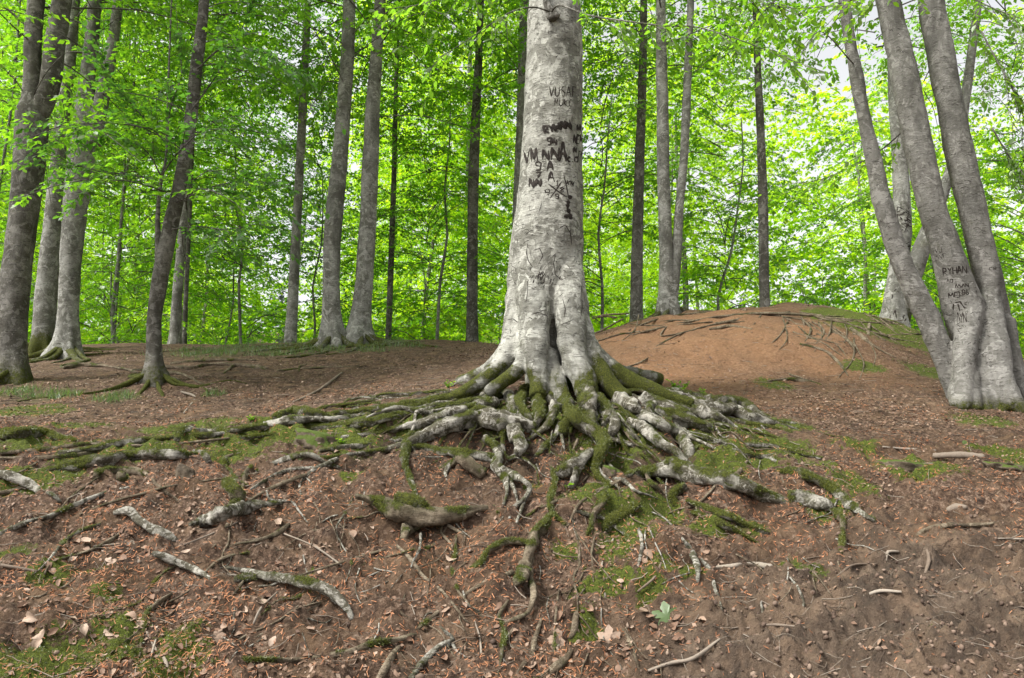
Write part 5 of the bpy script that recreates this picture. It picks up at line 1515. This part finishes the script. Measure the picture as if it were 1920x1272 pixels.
# ------------------------------------------------------------------ near leafy twigs across the top
def leafy_branch(pts, D, parent, org, leaf=0.065, dens=0.05, r0=0.008, seed=1, sub=10, sublen=.35, mat='leaf_near'):
    r = np.random.default_rng(seed)
    rows = np.array([P(q[0], q[1], D if len(q) < 3 else q[2]) for q in pts])
    c = catmull(rows, .05)
    n_ = len(c)
    rd = np.linspace(r0, r0 * .25, n_)
    wood = [tube(c - org, rd, 6)]
    A_, B_, C_, Z_ = [], [], [], []
    for k in range(sub):
        f = r.uniform(.12, 1.0)
        i_ = min(int(f * (n_ - 1)), n_ - 2)
        T_ = c[i_ + 1] - c[i_]; T_ /= np.linalg.norm(T_)
        an = (1 if k % 2 else -1) * r.uniform(.5, 1.1)
        d = np.array([T_[0] * math.cos(an) - T_[1] * math.sin(an), T_[0] * math.sin(an) + T_[1] * math.cos(an), T_[2] + r.normal(-.12, .22)])
        ss = np.linspace(0, 1, 6)
        l2 = sublen * r.uniform(.5, 1.2)
        tp = c[i_][None] + d[None] * (ss * l2)[:, None] - np.array([0, 0, .25 * l2])[None] * (ss ** 2)[:, None]
        wood.append(tube(tp - org, r0 * .35 * (1 - ss * .6), 4))
        a_, b_, c_, z_ = leaves_on(tp, dens, r, leaf, flat=.45)
        A_.append(a_); B_.append(b_); C_.append(c_); Z_.append(z_)
    a_, b_, c_, z_ = leaves_on(c[n_ // 3:], dens * 1.5, r, leaf, flat=.45)
    A_.append(a_); B_.append(b_); C_.append(c_); Z_.append(z_)
    A_ = np.vstack(A_); B_ = np.vstack(B_); C_ = np.vstack(C_); Z_ = np.concatenate(Z_)
    V_, F_, t_ = leaf_mesh(A_ - org, B_, C_, Z_, np.clip(r.normal(.5, .22, len(Z_)), 0, 1), True)
    Vw, Fw = join(wood)
    br = new_mesh('branch', Vw, Fw, M['bark_dark'], parent)
    lf = new_mesh('leaves', V_, F_, M[mat], br, True, {'tint': t_})
    return br


kn = [list(P(x_, y_, 7.22)) + [w_ / 2 / F_PX * 7.2] for x_, y_, w_ in [(1040, 36, 22), (1034, 26, 20), (1028, 14, 14), (1022, -4, 10), (1024, -60, 6)]]
c_ = catmull(kn, .02)
new_mesh('branch_stub', tube(c_[:, :3] - base_pt, c_[:, 3], 12, .15, 14, 2)[0], [], M['bark_dark'], main) if False else None
V_, q_, t_ = tube(c_[:, :3] - base_pt, c_[:, 3], 12, .15, 14, 2)
new_mesh('branch_stub', V_, q_.tolist() + t_.tolist(), M['bark_dark'], main)
leafy_branch([(1034, 22, 7.15), (1050, 10, 7.0), (1100, 28, 6.7), (1160, 38, 6.4), (1240, 48, 6.1), (1310, 52, 5.9), (1400, 80, 5.7), (1480, 112, 5.6), (1560, 140, 5.5)], 6.5, main, base_pt, .072, .05, .010, 3, 26, .42)
leafy_branch([(1030, 22, 7.1), (1000, 14, 6.9), (960, 22, 6.7), (910, 52, 6.5), (870, 80, 6.4), (820, 110, 6.3)], 6.5, main, base_pt, .07, .055, .009, 4, 14, .4)
leafy_branch([(1024, -10, 7.1), (1120, -30, 6.7), (1260, -20, 6.2), (1400, -10, 5.9), (1500, 30, 5.8)], 6.5, main, base_pt, .072, .05, .010, 5, 24, .5)
leafy_branch([(1024, -10, 7.1), (940, -20, 6.7), (860, -10, 6.3), (780, 10, 6.1), (700, 20, 6.0)], 6.5, main, base_pt, .07, .055, .009, 6, 14, .45)
tro = np.array(tri.location)
leafy_branch([(1740, -60, 7.8), (1660, -20, 7.2), (1560, 10, 6.8), (1480, 15, 6.6), (1400, 5, 6.5)], 7, tri, tro, .072, .05, .010, 8, 26, .5)
leafy_branch([(1760, -40, 7.8), (1850, 10, 7.2), (1930, 40, 6.8)], 7, tri, tro, .072, .055, .010, 9, 12, .45)
leafy_branch([(1600, 120, 8.3), (1540, 60, 7.8), (1500, 100, 7.5), (1440, 130, 7.3)], 7, tri, tro, .07, .05, .008, 10, 14, .45)
leafy_branch([(1712, 230, 8.3), (1640, 290, 8.8), (1560, 330, 9.2), (1500, 345, 9.5)], 7, tri, tro, .075, .05, .010, 12, 16, .6)
leafy_branch([(1840, 60, 8.3), (1890, 150, 8.0), (1940, 220, 7.9)], 7, tri, tro, .075, .05, .010, 13, 16, .6)
leafy_branch([(1860, 240, 8.3), (1890, 290, 8.3), (1930, 340, 8.1)], 7, tri, tro, .075, .05, .010, 14, 12, .5)
# side shoot foliage of the slim leaning beech: flat sprays, their shade put into the leaf colour
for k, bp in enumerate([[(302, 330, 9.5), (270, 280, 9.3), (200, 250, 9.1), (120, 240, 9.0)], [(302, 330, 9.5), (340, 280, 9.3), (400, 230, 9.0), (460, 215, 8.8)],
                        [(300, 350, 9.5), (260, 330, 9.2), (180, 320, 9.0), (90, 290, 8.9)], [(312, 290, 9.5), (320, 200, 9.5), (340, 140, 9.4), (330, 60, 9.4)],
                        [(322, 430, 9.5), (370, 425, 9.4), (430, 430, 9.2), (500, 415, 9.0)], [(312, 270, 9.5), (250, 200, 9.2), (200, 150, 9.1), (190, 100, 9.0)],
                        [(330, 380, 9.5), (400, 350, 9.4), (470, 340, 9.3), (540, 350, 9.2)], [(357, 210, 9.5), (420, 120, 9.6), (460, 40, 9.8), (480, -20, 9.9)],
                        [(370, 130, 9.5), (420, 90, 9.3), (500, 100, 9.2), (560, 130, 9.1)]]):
    leafy_branch(bp, 9, lroot, lo, .085, .048, .011, 20 + k, 26, .75, 'leaf_shade')

# ------------------------------------------------------------------ scatter on the ground
def scatter(n_, d0=2.6, d1=13.0, u0=-.72, u1=.72, p=1.0):
    d_ = d0 * (d1 / d0) ** (rng.uniform(0, 1, n_) ** p)
    x_ = rng.uniform(u0, u1, n_) * d_
    return x_, d_


def ground_normal(x_, y_, e=0.03):
    dx = (ground_h(x_ + e, y_) - ground_h(x_ - e, y_)) / (2 * e)
    dy = (ground_h(x_, y_ + e) - ground_h(x_, y_ - e)) / (2 * e)
    n_ = np.stack([-dx, -dy, np.ones_like(dx)], 1)
    return n_ / np.linalg.norm(n_, axis=1)[:, None]


# needles
x_, y_ = scatter(95000, 2.6, 9.0)
ms, gr, og, md, li = masks(x_, y_)
keep = rng.uniform(0, 1, len(x_)) < np.clip(0.25 + 1.2 * fbm(x_ * 1.6, y_ * 1.6, 9, 2) + .35 * (y_ < 6.5), 0.04, 1) * (1 - .97 * md) * (1 - 0.35 * (ms > .6))
x_, y_ = x_[keep], y_[keep]
nrm = ground_normal(x_, y_)
z_ = ground_h(x_, y_)
n_ = len(x_)
Dd = rng.normal(0, 1, (n_, 3)); Dd -= nrm * (Dd * nrm).sum(1)[:, None] * rng.uniform(.7, 1.0, n_)[:, None]
Dd /= np.linalg.norm(Dd, axis=1)[:, None]
Bb = np.cross(Dd, nrm); Bb /= np.linalg.norm(Bb, axis=1)[:, None]
c = np.stack([x_, y_, z_], 1) + nrm * rng.uniform(.001, .008, n_)[:, None]
L = (rng.uniform(.014, .030, n_) * (1 + .05 * (y_ - 4)))[:, None]; wd = (.0015 * (1 + .12 * (y_ - 3)))[:, None] if isinstance(y_, np.ndarray) else .0015
V_ = np.stack([c - Dd * L * .5 - Bb * wd, c - Dd * L * .5 + Bb * wd, c + Dd * L * .5 + Bb * wd * .6 + nrm * L * .12, c + Dd * L * .5 - Bb * wd * .6 + nrm * L * .12], 1).reshape(-1, 3)
o = new_mesh('needle_litter', V_, np.arange(n_ * 4).reshape(-1, 4), M['needle'], None, False, {'tint': np.repeat(rng.uniform(0, 1, n_), 4)})
o['kind'] = 'stuff'; o['label'] = 'rust coloured dry needles strewn over the bank'


def chips(n0, d0, d1, smin, smax, name, mat, p=1.0, dens=None, lift=.004, label=''):
    x_, y_ = scatter(n0, d0, d1, p=p)
    ms, gr, og, md, li = masks(x_, y_)
    if dens is not None:
        k_ = rng.uniform(0, 1, len(x_)) < dens(x_, y_, ms, gr, og, md, li)
        x_, y_ = x_[k_], y_[k_]
    nr = ground_normal(x_, y_) + rng.normal(0, .35, (len(x_), 3)); nr /= np.linalg.norm(nr, axis=1)[:, None]
    n_ = len(x_)
    Dd = rng.normal(0, 1, (n_, 3)); Dd -= nr * (Dd * nr).sum(1)[:, None]; Dd /= np.linalg.norm(Dd, axis=1)[:, None]
    s = rng.uniform(smin, smax, n_) * rng.uniform(.6, 1, n_)
    c = np.stack([x_, y_, ground_h(x_, y_)], 1) + nr * lift
    V_, F_, t_ = leaf_mesh(c, Dd, nr, s, rng.beta(2, 2.4, n_))
    o = new_mesh(name, V_, F_, M[mat], None, False, {'tint': t_})
    o['kind'] = 'stuff'; o['label'] = label
    return o


chips(80000, 2.6, 8.5, .008, .036, 'leaf_litter', 'litter', 1.0, lambda x, y, ms, gr, og, md, li: np.clip(.35 + 1.1 * fbm(x * 1.1, y * 1.1, 3, 2), .08, 1) * (1 - .8 * md), label='broken dry beech leaves and bud scales on the bank')
chips(60000, 7.0, 15.5, .02, .05, 'leaf_litter', 'litter', 1.0, lambda x, y, ms, gr, og, md, li: np.clip(.5 + .8 * fbm(x * .6, y * .6, 3, 2), .1, 1) * (1 - .6 * gr) * (1 - .8 * og), label='dry leaf litter over the hollow and the red mound')

# twigs as litter
parts = []
tints = []
x_, y_ = scatter(3600, 2.7, 11.0)
for k in range(len(x_)):
    L = rng.uniform(.05, .28); a_ = rng.uniform(0, 6.28)
    m = 5
    s = np.linspace(-.5, .5, m)
    b_ = rng.normal(0, .12)
    xx = x_[k] + math.cos(a_) * L * s - math.sin(a_) * b_ * L * s ** 2 * 2; yy = y_[k] + math.sin(a_) * L * s + math.cos(a_) * b_ * L * s ** 2 * 2
    zz = ground_h(xx, yy)
    zz = zz * .5 + zz.mean() * .5 + rng.uniform(.0, .012)
    rd = rng.uniform(.0008, .0028) * (1 + .08 * (y_[k] - 3))
    parts.append(tube(np.stack([xx, yy, zz], 1), np.linspace(rd, rd * .4, m), 4, cap=False))
    tints.append(np.full(m * 4, rng.uniform(0, 1)))
V_, F_ = join(parts)
o = new_mesh('fallen_twigs', V_, F_, M['twig'], None, True, {'tint': np.concatenate(tints)})
o['kind'] = 'stuff'; o['label'] = 'thin fallen twigs scattered over the forest floor'

# mud clods
parts = []; tints = []
ico = []
bm_v = np.array([[0, 0, 1], [.89, 0, .45], [.28, .85, .45], [-.72, .53, .45], [-.72, -.53, .45], [.28, -.85, .45], [.72, .53, -.45], [-.28, .85, -.45], [-.89, 0, -.45], [-.28, -.85, -.45], [.72, -.53, -.45], [0, 0, -1]])
bm_f = np.array([[0, 1, 2], [0, 2, 3], [0, 3, 4], [0, 4, 5], [0, 5, 1], [1, 6, 2], [2, 7, 3], [3, 8, 4], [4, 9, 5], [5, 10, 1], [2, 6, 7], [3, 7, 8], [4, 8, 9], [5, 9, 10], [1, 10, 6], [6, 11, 7], [7, 11, 8], [8, 11, 9], [9, 11, 10], [10, 11, 6]])
x_, y_ = scatter(22000, 2.6, 7.5)
ms, gr, og, md, li = masks(x_, y_)
k_ = rng.uniform(0, 1, len(x_)) < .06 + .9 * md
x_, y_ = x_[k_], y_[k_]
n_ = len(x_)
s = .003 + .013 * rng.uniform(0, 1, n_) ** 4
zz = ground_h(x_, y_)
J = bm_v[None] * (1 + rng.uniform(-.45, .45, (n_, 12, 1)))
J = J * rng.uniform(.6, 1.2, (n_, 1, 3)) * s[:, None, None] + np.stack([x_, y_, zz + s * .2], 1)[:, None]
o = new_mesh('mud_clods', J.reshape(-1, 3), (bm_f[None] + np.arange(n_)[:, None, None] * 12).reshape(-1, 3), M['clod'], None, False, {'tint': np.repeat(rng.uniform(0, 1, n_), 12)})
o['kind'] = 'stuff'; o['label'] = 'crumbled clods of wet brown mud'

# moss fronds on ground and roots
def fronds(c, nrm, n_, hmin, hmax, wdt, spread=.55):
    d = nrm + rng.normal(0, spread, (n_, 3)); d /= np.linalg.norm(d, axis=1)[:, None]
    h = rng.uniform(hmin, hmax, n_)[:, None]
    b = np.cross(d, rng.normal(0, 1, (n_, 3))); b /= np.linalg.norm(b, axis=1)[:, None]
    return np.stack([c - b * wdt, c + b * wdt, c + d * h], 1).reshape(-1, 3)


x_, y_ = scatter(330000, 2.6, 8.0)
ms, gr, og, md, li = masks(x_, y_)
k_ = (ms + .55 * fbm(x_ * 7, y_ * 7, 6, 3) > .52)
x_, y_ = x_[k_], y_[k_]
n_ = len(x_)
nr = ground_normal(x_, y_)
c = np.stack([x_, y_, ground_h(x_, y_) - .001], 1)
dome = .5 + .5 * np.clip(fbm(x_ * 12, y_ * 12, 6, 2), -1, 1)
V1 = fronds(c + nr * (dome * .006)[:, None], nr, n_, .005, .013, .0018)
T1 = np.repeat(np.clip(.25 + .5 * dome + rng.normal(0, .15, n_), 0, 1), 3)
o = new_mesh('moss', V1, np.arange(len(V1)).reshape(-1, 3), M['moss'], None, False, {'tint': T1})
o['kind'] = 'stuff'; o['label'] = 'green moss cushions on the soil'
Vs, Ts = [], []
for Vr, Nr, mr in moss_src:
    k_ = np.where(mr > .50)[0]
    if len(k_) == 0:
        continue
    n_ = min(len(k_) * 4, 7000)
    q = rng.choice(k_, n_)
    c = Vr[q] + rng.normal(0, .005, (n_, 3))
    c -= Nr[q] * (rng.normal(0, .005, n_)[:, None] * 0 + ((c - Vr[q]) * Nr[q]).sum(1)[:, None])
    k2 = (Nr[q][:, 2] > -.3) & (c[:, 2] > ground_h(c[:, 0], c[:, 1]) - .01)
    c, nn2 = c[k2], Nr[q][k2]
    Vs.append(fronds(c, nn2, len(c), .006, .016, .0018)); Ts.append(np.repeat(np.clip(.3 + .35 * mr[q][k2] * rng.uniform(.4, 1.2, len(c)), 0, 1), 3))
V1 = np.vstack(Vs)
o = new_mesh('moss_on_roots', V1, np.arange(len(V1)).reshape(-1, 3), M['moss'], None, False, {'tint': np.concatenate(Ts)})
o['kind'] = 'stuff'; o['label'] = 'short green moss growing on the upper sides of the roots'

# grass tufts in the hollow and along the ridge
x_, y_ = scatter(120000, 6.2, 15.8, p=.8)
ms, gr, og, md, li = masks(x_, y_)
k_ = (gr + .6 * fbm(x_ * 2.2, y_ * 2.2, 6, 3) > .72)
x_, y_ = x_[k_], y_[k_]
n_ = len(x_)
nr = np.tile([0, 0, 1.0], (n_, 1))
c = np.stack([x_, y_, ground_h(x_, y_) - .003], 1)
V1 = fronds(c, nr, n_, .04, .13, .0045, .4)
o = new_mesh('grass', V1, np.arange(len(V1)).reshape(-1, 3), M['grass'], None, False, {'tint': np.repeat(rng.uniform(0, 1, n_), 3)})
o['kind'] = 'stuff'; o['label'] = 'short green grass in the hollow and along the ridge'

# ------------------------------------------------------------------ countable small things
def stick(pts, label, w=None, group='dead sticks lying on the bank'):
    rows = []
    for q in pts:
        p_ = on(q[0], q[1], .006 + (q[3] if len(q) > 3 else 0), ground_h)
        rows.append([*p_, q[2] / 2 / F_PX * p_[1]])
    c = catmull(rows, .02)
    org = c[0, :3].copy()
    V_, q_, t_ = tube(c[:, :3] - org, c[:, 3], 8, .15, 14, c[0, 0] * 9)
    o = new_mesh('stick', V_, q_.tolist() + t_.tolist(), M['twig'], None, True, {'tint': np.full(len(V_), rng.uniform(.45, 1))}, loc=org.tolist())
    return tag(o, label, 'stick', group)


stick([(1345, 1064, 7), (1380, 1061, 8), (1415, 1058, 9), (1445, 1064, 11)], 'straight grey stick lying level on the right of the mossy bank')
stick([(1215, 1258, 6), (1260, 1243, 8), (1300, 1235, 7), (1350, 1198, 4)], 'pale bent twig in the mud at the bottom, right of the maple leaf')
stick([(1400, 1178, 3), (1450, 1172, 5), (1510, 1177, 4)], 'thin level twig at the upper edge of the mud')
stick([(1620, 1118, 4), (1650, 1108, 6), (1690, 1110, 4)], 'curved grey twig lying in the middle of the mud')
stick([(1820, 1122, 4), (1845, 1105, 6), (1885, 1080, 4)], 'pale twig pointing up right in the mud')
stick([(1750, 855, 9), (1800, 853, 11), (1845, 857, 9)], 'short brown stick on the flat path at the right')
stick([(1776, 957, 8), (1795, 952, 13), (1812, 952, 9)], 'short pale wood chip on the path near the mud')
stick([(1655, 838, 3), (1700, 842, 4), (1755, 845, 3)], 'long thin dark twig across the path')
stick([(1870, 1010, 3), (1920, 1011, 4)], 'thin twig at the right edge above the mud')
stick([(275, 1185, 4), (290, 1215, 6), (310, 1240, 7), (315, 1275, 6)], 'curved bare twig rising at the bottom left between moss cushions')
stick([(285, 1225, 4), (292, 1200, 3)], 'tiny twig crossing the curved bare one at the bottom left')
stick([(240, 1030, 4), (248, 1018, 7), (262, 1055, 6)], 'hooked grey twig above the dry leaves at the left')
stick([(175, 1025, 4), (210, 1022, 5), (245, 1019, 4)], 'level grey twig joining the hooked one at the left')
stick([(345, 1022, 3), (400, 1000, 4), (445, 980, 3)], 'thin straight twig below the knobbed root stub')
stick([(0, 1060, 6), (30, 1065, 6), (70, 1072, 4)], 'short grey twig at the left edge under the moss')
stick([(475, 1170, 3), (490, 1140, 4), (520, 1110, 2)], 'thin twig leaning on the soil below the long mossy root')
stick([(530, 1000, 3), (590, 1025, 3), (640, 1060, 3)], 'thin dark twig across the needle litter')
stick([(1150, 1010, 3), (1128, 1060, 5), (1135, 1120, 4)], 'thin upright twig left of the mossy patches')
stick([(1195, 1110, 3), (1228, 1082, 4), (1240, 1055, 3)], 'small forked twig among the lower moss patches')
stick([(1570, 1080, 3), (1600, 1060, 4), (1645, 1058, 3)], 'thin pale twig where the bank meets the mud')
stick([(1660, 1052, 6), (1665, 1035, 7), (1685, 1035, 4)], 'small hooked root piece right of the mossy stub')
stick([(1735, 1075, 5), (1742, 1050, 7), (1738, 1030, 3)], 'short dark twig standing out of the mud')
stick([(890, 1165, 3), (900, 1200, 4), (905, 1272, 3)], 'thin vertical twig at the bottom centre')
stick([(640, 700, 5), (600, 730, 5), (550, 755, 4)], 'long thin stick on the hollow slope at the left')
stick([(340, 735, 4), (365, 745, 4), (345, 775, 3)], 'small forked stick in the left hollow')

# broad green and brown leaves one can point at
def lobed_leaf(px, py, size_px, label, col_tint, mat, cat='leaf', n_l=5, rot=0.0, tilt=.3, name='fallen_leaf', group=None, toface=.6):
    p_ = on(px, py, .012, ground_h)
    R = size_px / 2 / F_PX * p_[1]
    m = 40
    th = np.linspace(0, 2 * np.pi, m, endpoint=False)
    lob = np.abs(np.cos(th * n_l / 2)) ** .7
    rr = R * (.45 + .55 * lob) * (1 + .08 * np.sin(th * 11))
    x = np.cos(th) * rr; yv = np.sin(th) * rr
    zc = .12 * R * np.sin(th * 2 + rot) + .18 * rr * (rng.uniform(-.3, .6))
    V_ = [(0, 0, 0)] + [(a_ * .5, b_ * .5, c_ * .3) for a_, b_, c_ in zip(x, yv, zc)] + list(zip(x, yv, zc))
    F_ = []
    for k in range(m):
        k2 = (k + 1) % m
        F_.append((0, 1 + k, 1 + k2)); F_.append((1 + k, 1 + m + k, 1 + m + k2, 1 + k2))
    nr = ground_normal(np.array([p_[0]]), np.array([p_[1]]), .1)[0]
    nr = nr * (1 - toface) + np.array([0, -1, .3]) * toface
    o = new_mesh(name, np.array(V_), F_, M[mat], None, True, {'tint': np.full(len(V_), col_tint)}, loc=p_.tolist())
    q = Vector(nr).to_track_quat('Z', 'Y')
    o.rotation_mode = 'QUATERNION'
    from mathutils import Quaternion
    o.rotation_quaternion = q @ Quaternion((0, 0, 1), rot)
    return tag(o, label, cat, group)


LATE = []
lobed_leaf(1250, 1155, 52, 'green lobed leaf of a seedling growing from the soil near the bottom', .5, 'grass', 'plant', 5, .4, name='seedling_leaf', toface=.7)
lobed_leaf(1142, 1196, 44, 'large pinkish brown maple leaf lying right of the bottom centre', .85, 'litter', n_l=5, rot=.3)
lobed_leaf(1044, 1198, 34, 'brown dry leaf left of the large maple leaf', .8, 'litter', n_l=3, rot=1.3)
LATE.append((1215, 1040, 26, 'small curled grey brown leaf between the moss patches', .75))
LATE.append((410, 1195, 42, 'folded brown leaf beside the green moss at the lower left', .8))
LATE.append((160, 1018, 60, 'big pale dry leaf at the left under the grey twigs', .95))
LATE.append((230, 1048, 24, 'dark rounded leaf right of the big pale one', .35))
LATE.append((845, 1050, 24, 'white edged curled leaf in the middle of the bank', .95))
LATE.append((525, 982, 28, 'pale flat leaf right of the knobbed root stub', .9))
LATE.append((60, 1160, 60, 'cluster edge of a pale dry leaf near the left edge', .9))
lobed_leaf(1810, 831, 12, 'small bright green leaf lying on the path', .8, 'leaf_near', n_l=1, rot=1.2)
def dry_leaf(px, py, L, label, tint, group=None):
    """an ovate beech leaf, folded on its rib and curled along its length"""
    p_ = on(px, py, .004, ground_h)
    nl, nw = 7, 5
    curl = rng.uniform(-2.0, 2.6); fold = rng.uniform(-.5, 1.1); tw = rng.normal(0, .5)
    V_ = []
    for i_ in range(nl):
        t = i_ / (nl - 1)
        w = rng.uniform(.26, .36) * L * math.sin(math.pi * min(1, .06 + t * .94)) ** .8
        for j_ in range(nw):
            q = (j_ / (nw - 1) - .5) * 2
            xx = q * w * (1 + rng.normal(0, .07)); zz = abs(q) * w * fold + curl * L * .35 * (t - .5) ** 2 + q * tw * (t - .5) * w + rng.normal(0, .015) * L
            V_.append((xx, (t - .5) * L, zz))
    F_ = [(i_ * nw + j_, i_ * nw + j_ + 1, (i_ + 1) * nw + j_ + 1, (i_ + 1) * nw + j_) for i_ in range(nl - 1) for j_ in range(nw - 1)]
    V_ = np.array(V_); V_[:, 2] -= V_[:, 2].min() + .002
    o = new_mesh('dry_leaf', V_, F_, M['litter'], None, True, {'tint': np.full(len(V_), tint)}, loc=p_.tolist())
    nr = ground_normal(np.array([p_[0]]), np.array([p_[1]]), .06)[0] + rng.normal(0, .2, 3)
    o.rotation_mode = 'QUATERNION'
    o.rotation_quaternion = Vector(nr).to_track_quat('Z', 'Y') @ Vector((0, 0, 1)).rotation_difference(Vector((0, 0, 1))) @ __import__('mathutils').Quaternion((0, 0, 1), rng.uniform(0, 6.28))
    return tag(o, label, 'leaf', group)


def where_leaf(px, py):
    if px < 260:
        a_ = 'at the left edge' if py < 1120 else 'between the moss cushions at the lower left'
    elif px < 560:
        a_ = 'under the knobbed root stub' if py < 1080 else 'above the long root at the lower left'
    elif px < 900:
        a_ = 'below the big broken root stub' if py < 1120 else 'by the forked root ends at the bottom'
    elif px < 1130:
        a_ = 'beside the hollow root in the middle' if py < 1130 else 'by the twisted roots at the bottom centre'
    else:
        a_ = 'among the moss patches' if py < 1100 else 'near the green lobed leaf'
    return a_


for q in LATE:
    dry_leaf(q[0], q[1], min(.085, q[2] / F_PX * 4.3), q[3], q[4])
for k in range(230):
    px, py = rng.uniform(-10, 1330), rng.uniform(900, 1268)
    if k % 3 == 0:
        cx_, cy_ = [(150, 1030), (60, 1160), (200, 1170), (420, 1190), (640, 880), (1250, 1180)][(k // 3) % 6]
        px, py = cx_ + rng.normal(0, 45), min(1266, cy_ + rng.normal(0, 22))
    tn = rng.uniform(.3, 1)
    L = rng.uniform(.028, .062)
    dry_leaf(px, py, L, f"{'pale' if tn > .75 else 'mid brown' if tn > .5 else 'dark brown'} {'small' if L < .045 else 'large'} curled dry beech leaf {where_leaf(px, py)}", tn, 'dry beech leaves on the lower bank')


# small plants
def plant(px, py, label, n_, leaf, h, seed, mat='leaf_near', name='seedling'):
    r = np.random.default_rng(seed)
    p_ = on(px, py, 0, ground_h)
    rt_ = thing(name, label, 'plant', p_)
    wood = []; A_, B_, C_, Z_ = [], [], [], []
    for k in range(n_):
        a_ = r.uniform(0, 6.28); ln = h * r.uniform(.5, 1.1)
        ss = np.linspace(0, 1, 4)
        tp = np.stack([np.cos(a_) * ln * .6 * ss, np.sin(a_) * ln * .6 * ss, ln * ss - .25 * ln * ss ** 2], 1)
        wood.append(tube(tp, .0018 * (1 - ss * .6), 4))
        a1, b1, c1, z1 = leaves_on(tp, leaf * .45, r, leaf, flat=.4)
        A_.append(a1); B_.append(b1); C_.append(c1); Z_.append(z1)
    Vw, Fw = join(wood)
    new_mesh('stem', Vw, Fw, M['bark_dark'], rt_)
    Z_ = np.concatenate(Z_)
    V_, F_, t_ = leaf_mesh(np.vstack(A_), np.vstack(B_), np.vstack(C_), Z_, r.uniform(.3, 1, len(Z_)), True)
    new_mesh('leaves', V_, F_, M[mat], rt_, True, {'tint': t_})
    return rt_


plant(1275, 738, 'bright green seedlings growing behind the roots at the right of the trunk', 16, .05, .17, 1)
plant(1320, 742, 'low green sprigs just right of the bright seedlings', 8, .04, .09, 2)
plant(842, 728, 'pale yellow green sprig left of the trunk foot', 10, .035, .09, 3)
plant(470, 790, 'yellow green sprig in front of the hollow on the left', 12, .03, .06, 4)
plant(1063, 915, 'tiny two leaved green seedling below the broken root', 3, .045, .05, 5)
plant(640, 832, 'small grey green plant by the mossy stone', 10, .03, .05, 6)


# mossy stones
def rock(px, py, w, hgt, label, seed, moss=.8):
    p_ = on(px, py, 0, ground_h)
    R = w / 2 / F_PX * p_[1]; Hh = hgt / F_PX * p_[1]
    me = bpy.data.meshes.new('rock')
    import bmesh
    bm = bmesh.new()
    bmesh.ops.create_icosphere(bm, subdivisions=4, radius=1)
    for v in bm.verts:  # worn, uneven boulder
        c = v.co
        q = np.array(c) * 1.2 + seed
        nz = float(fbm(q[0], q[1], q[2], 3))
        c *= 1 + .42 * nz
        c.x = (math.tanh(c.x * 1.25) / .85) * R
        c.y = c.y * R * .7
        c.z = (max(-.6, math.tanh(c.z * 1.3) * .8) - .25 * c.x / R) * Hh
    bm.to_mesh(me); bm.free()
    o = bpy.data.objects.new('rock', me); COL.objects.link(o)
    o.location = p_ + np.array([0, .03, Hh * .15])
    me.update()
    nrm_ = vnormals(me)
    at = me.attributes.new('moss', 'FLOAT', 'POINT'); at.data.foreach_set('value', (np.clip(nrm_[:, 2], 0, 1) * moss).astype(np.float32))
    me.polygons.foreach_set('use_smooth', np.ones(len(me.polygons), dtype=bool))
    me.materials.append(M['rock'])
    return tag(o, label, 'rock')


rock(590, 836, 80, 32, 'brown stone with a mossy top left of the long pale root', 3.0, 1.5)
rock(1700, 885, 90, 24, 'flat mossy stone in the slope at the right', 5.0, .9)
rock(1150, 893, 36, 20, 'grey green stone under the mossy roots', 9.0, 1.3)
rock(345, 895, 34, 24, 'small brown stone under the thin roots at the left', 12.0, .2)
rock(1890, 880, 70, 14, 'low mossy stone near the right edge of the path', 19.0, .8)

# things of one kind whose wording came out alike are told apart by their place in the row
same = {}
for o_ in COL.objects:
    if o_.parent is None and o_.get('category') == 'tree':
        same.setdefault(o_['label'], []).append(o_)
for lab, os_ in same.items():
    if len(os_) > 1:
        os_.sort(key=lambda o_: o_.location.x / max(o_.location.y, 1))
        names = {2: ['left', 'right'], 3: ['left', 'middle', 'right']}.get(len(os_)) or ['leftmost', 'second', 'third', 'fourth', 'fifth', 'sixth', 'seventh', 'eighth'][:len(os_) - 1] + ['rightmost']
        for o_, w_ in zip(os_, names):
            o_['label'] = lab + ', ' + w_ + (' one' if len(os_) < 4 else ' from left' if w_ not in ('leftmost', 'rightmost') else ' one')
for o_ in COL.objects:
    if o_.parent is None and len(o_.get('label', '').split()) > 15:
        print('LONG', len(o_['label'].split()), o_['label'])
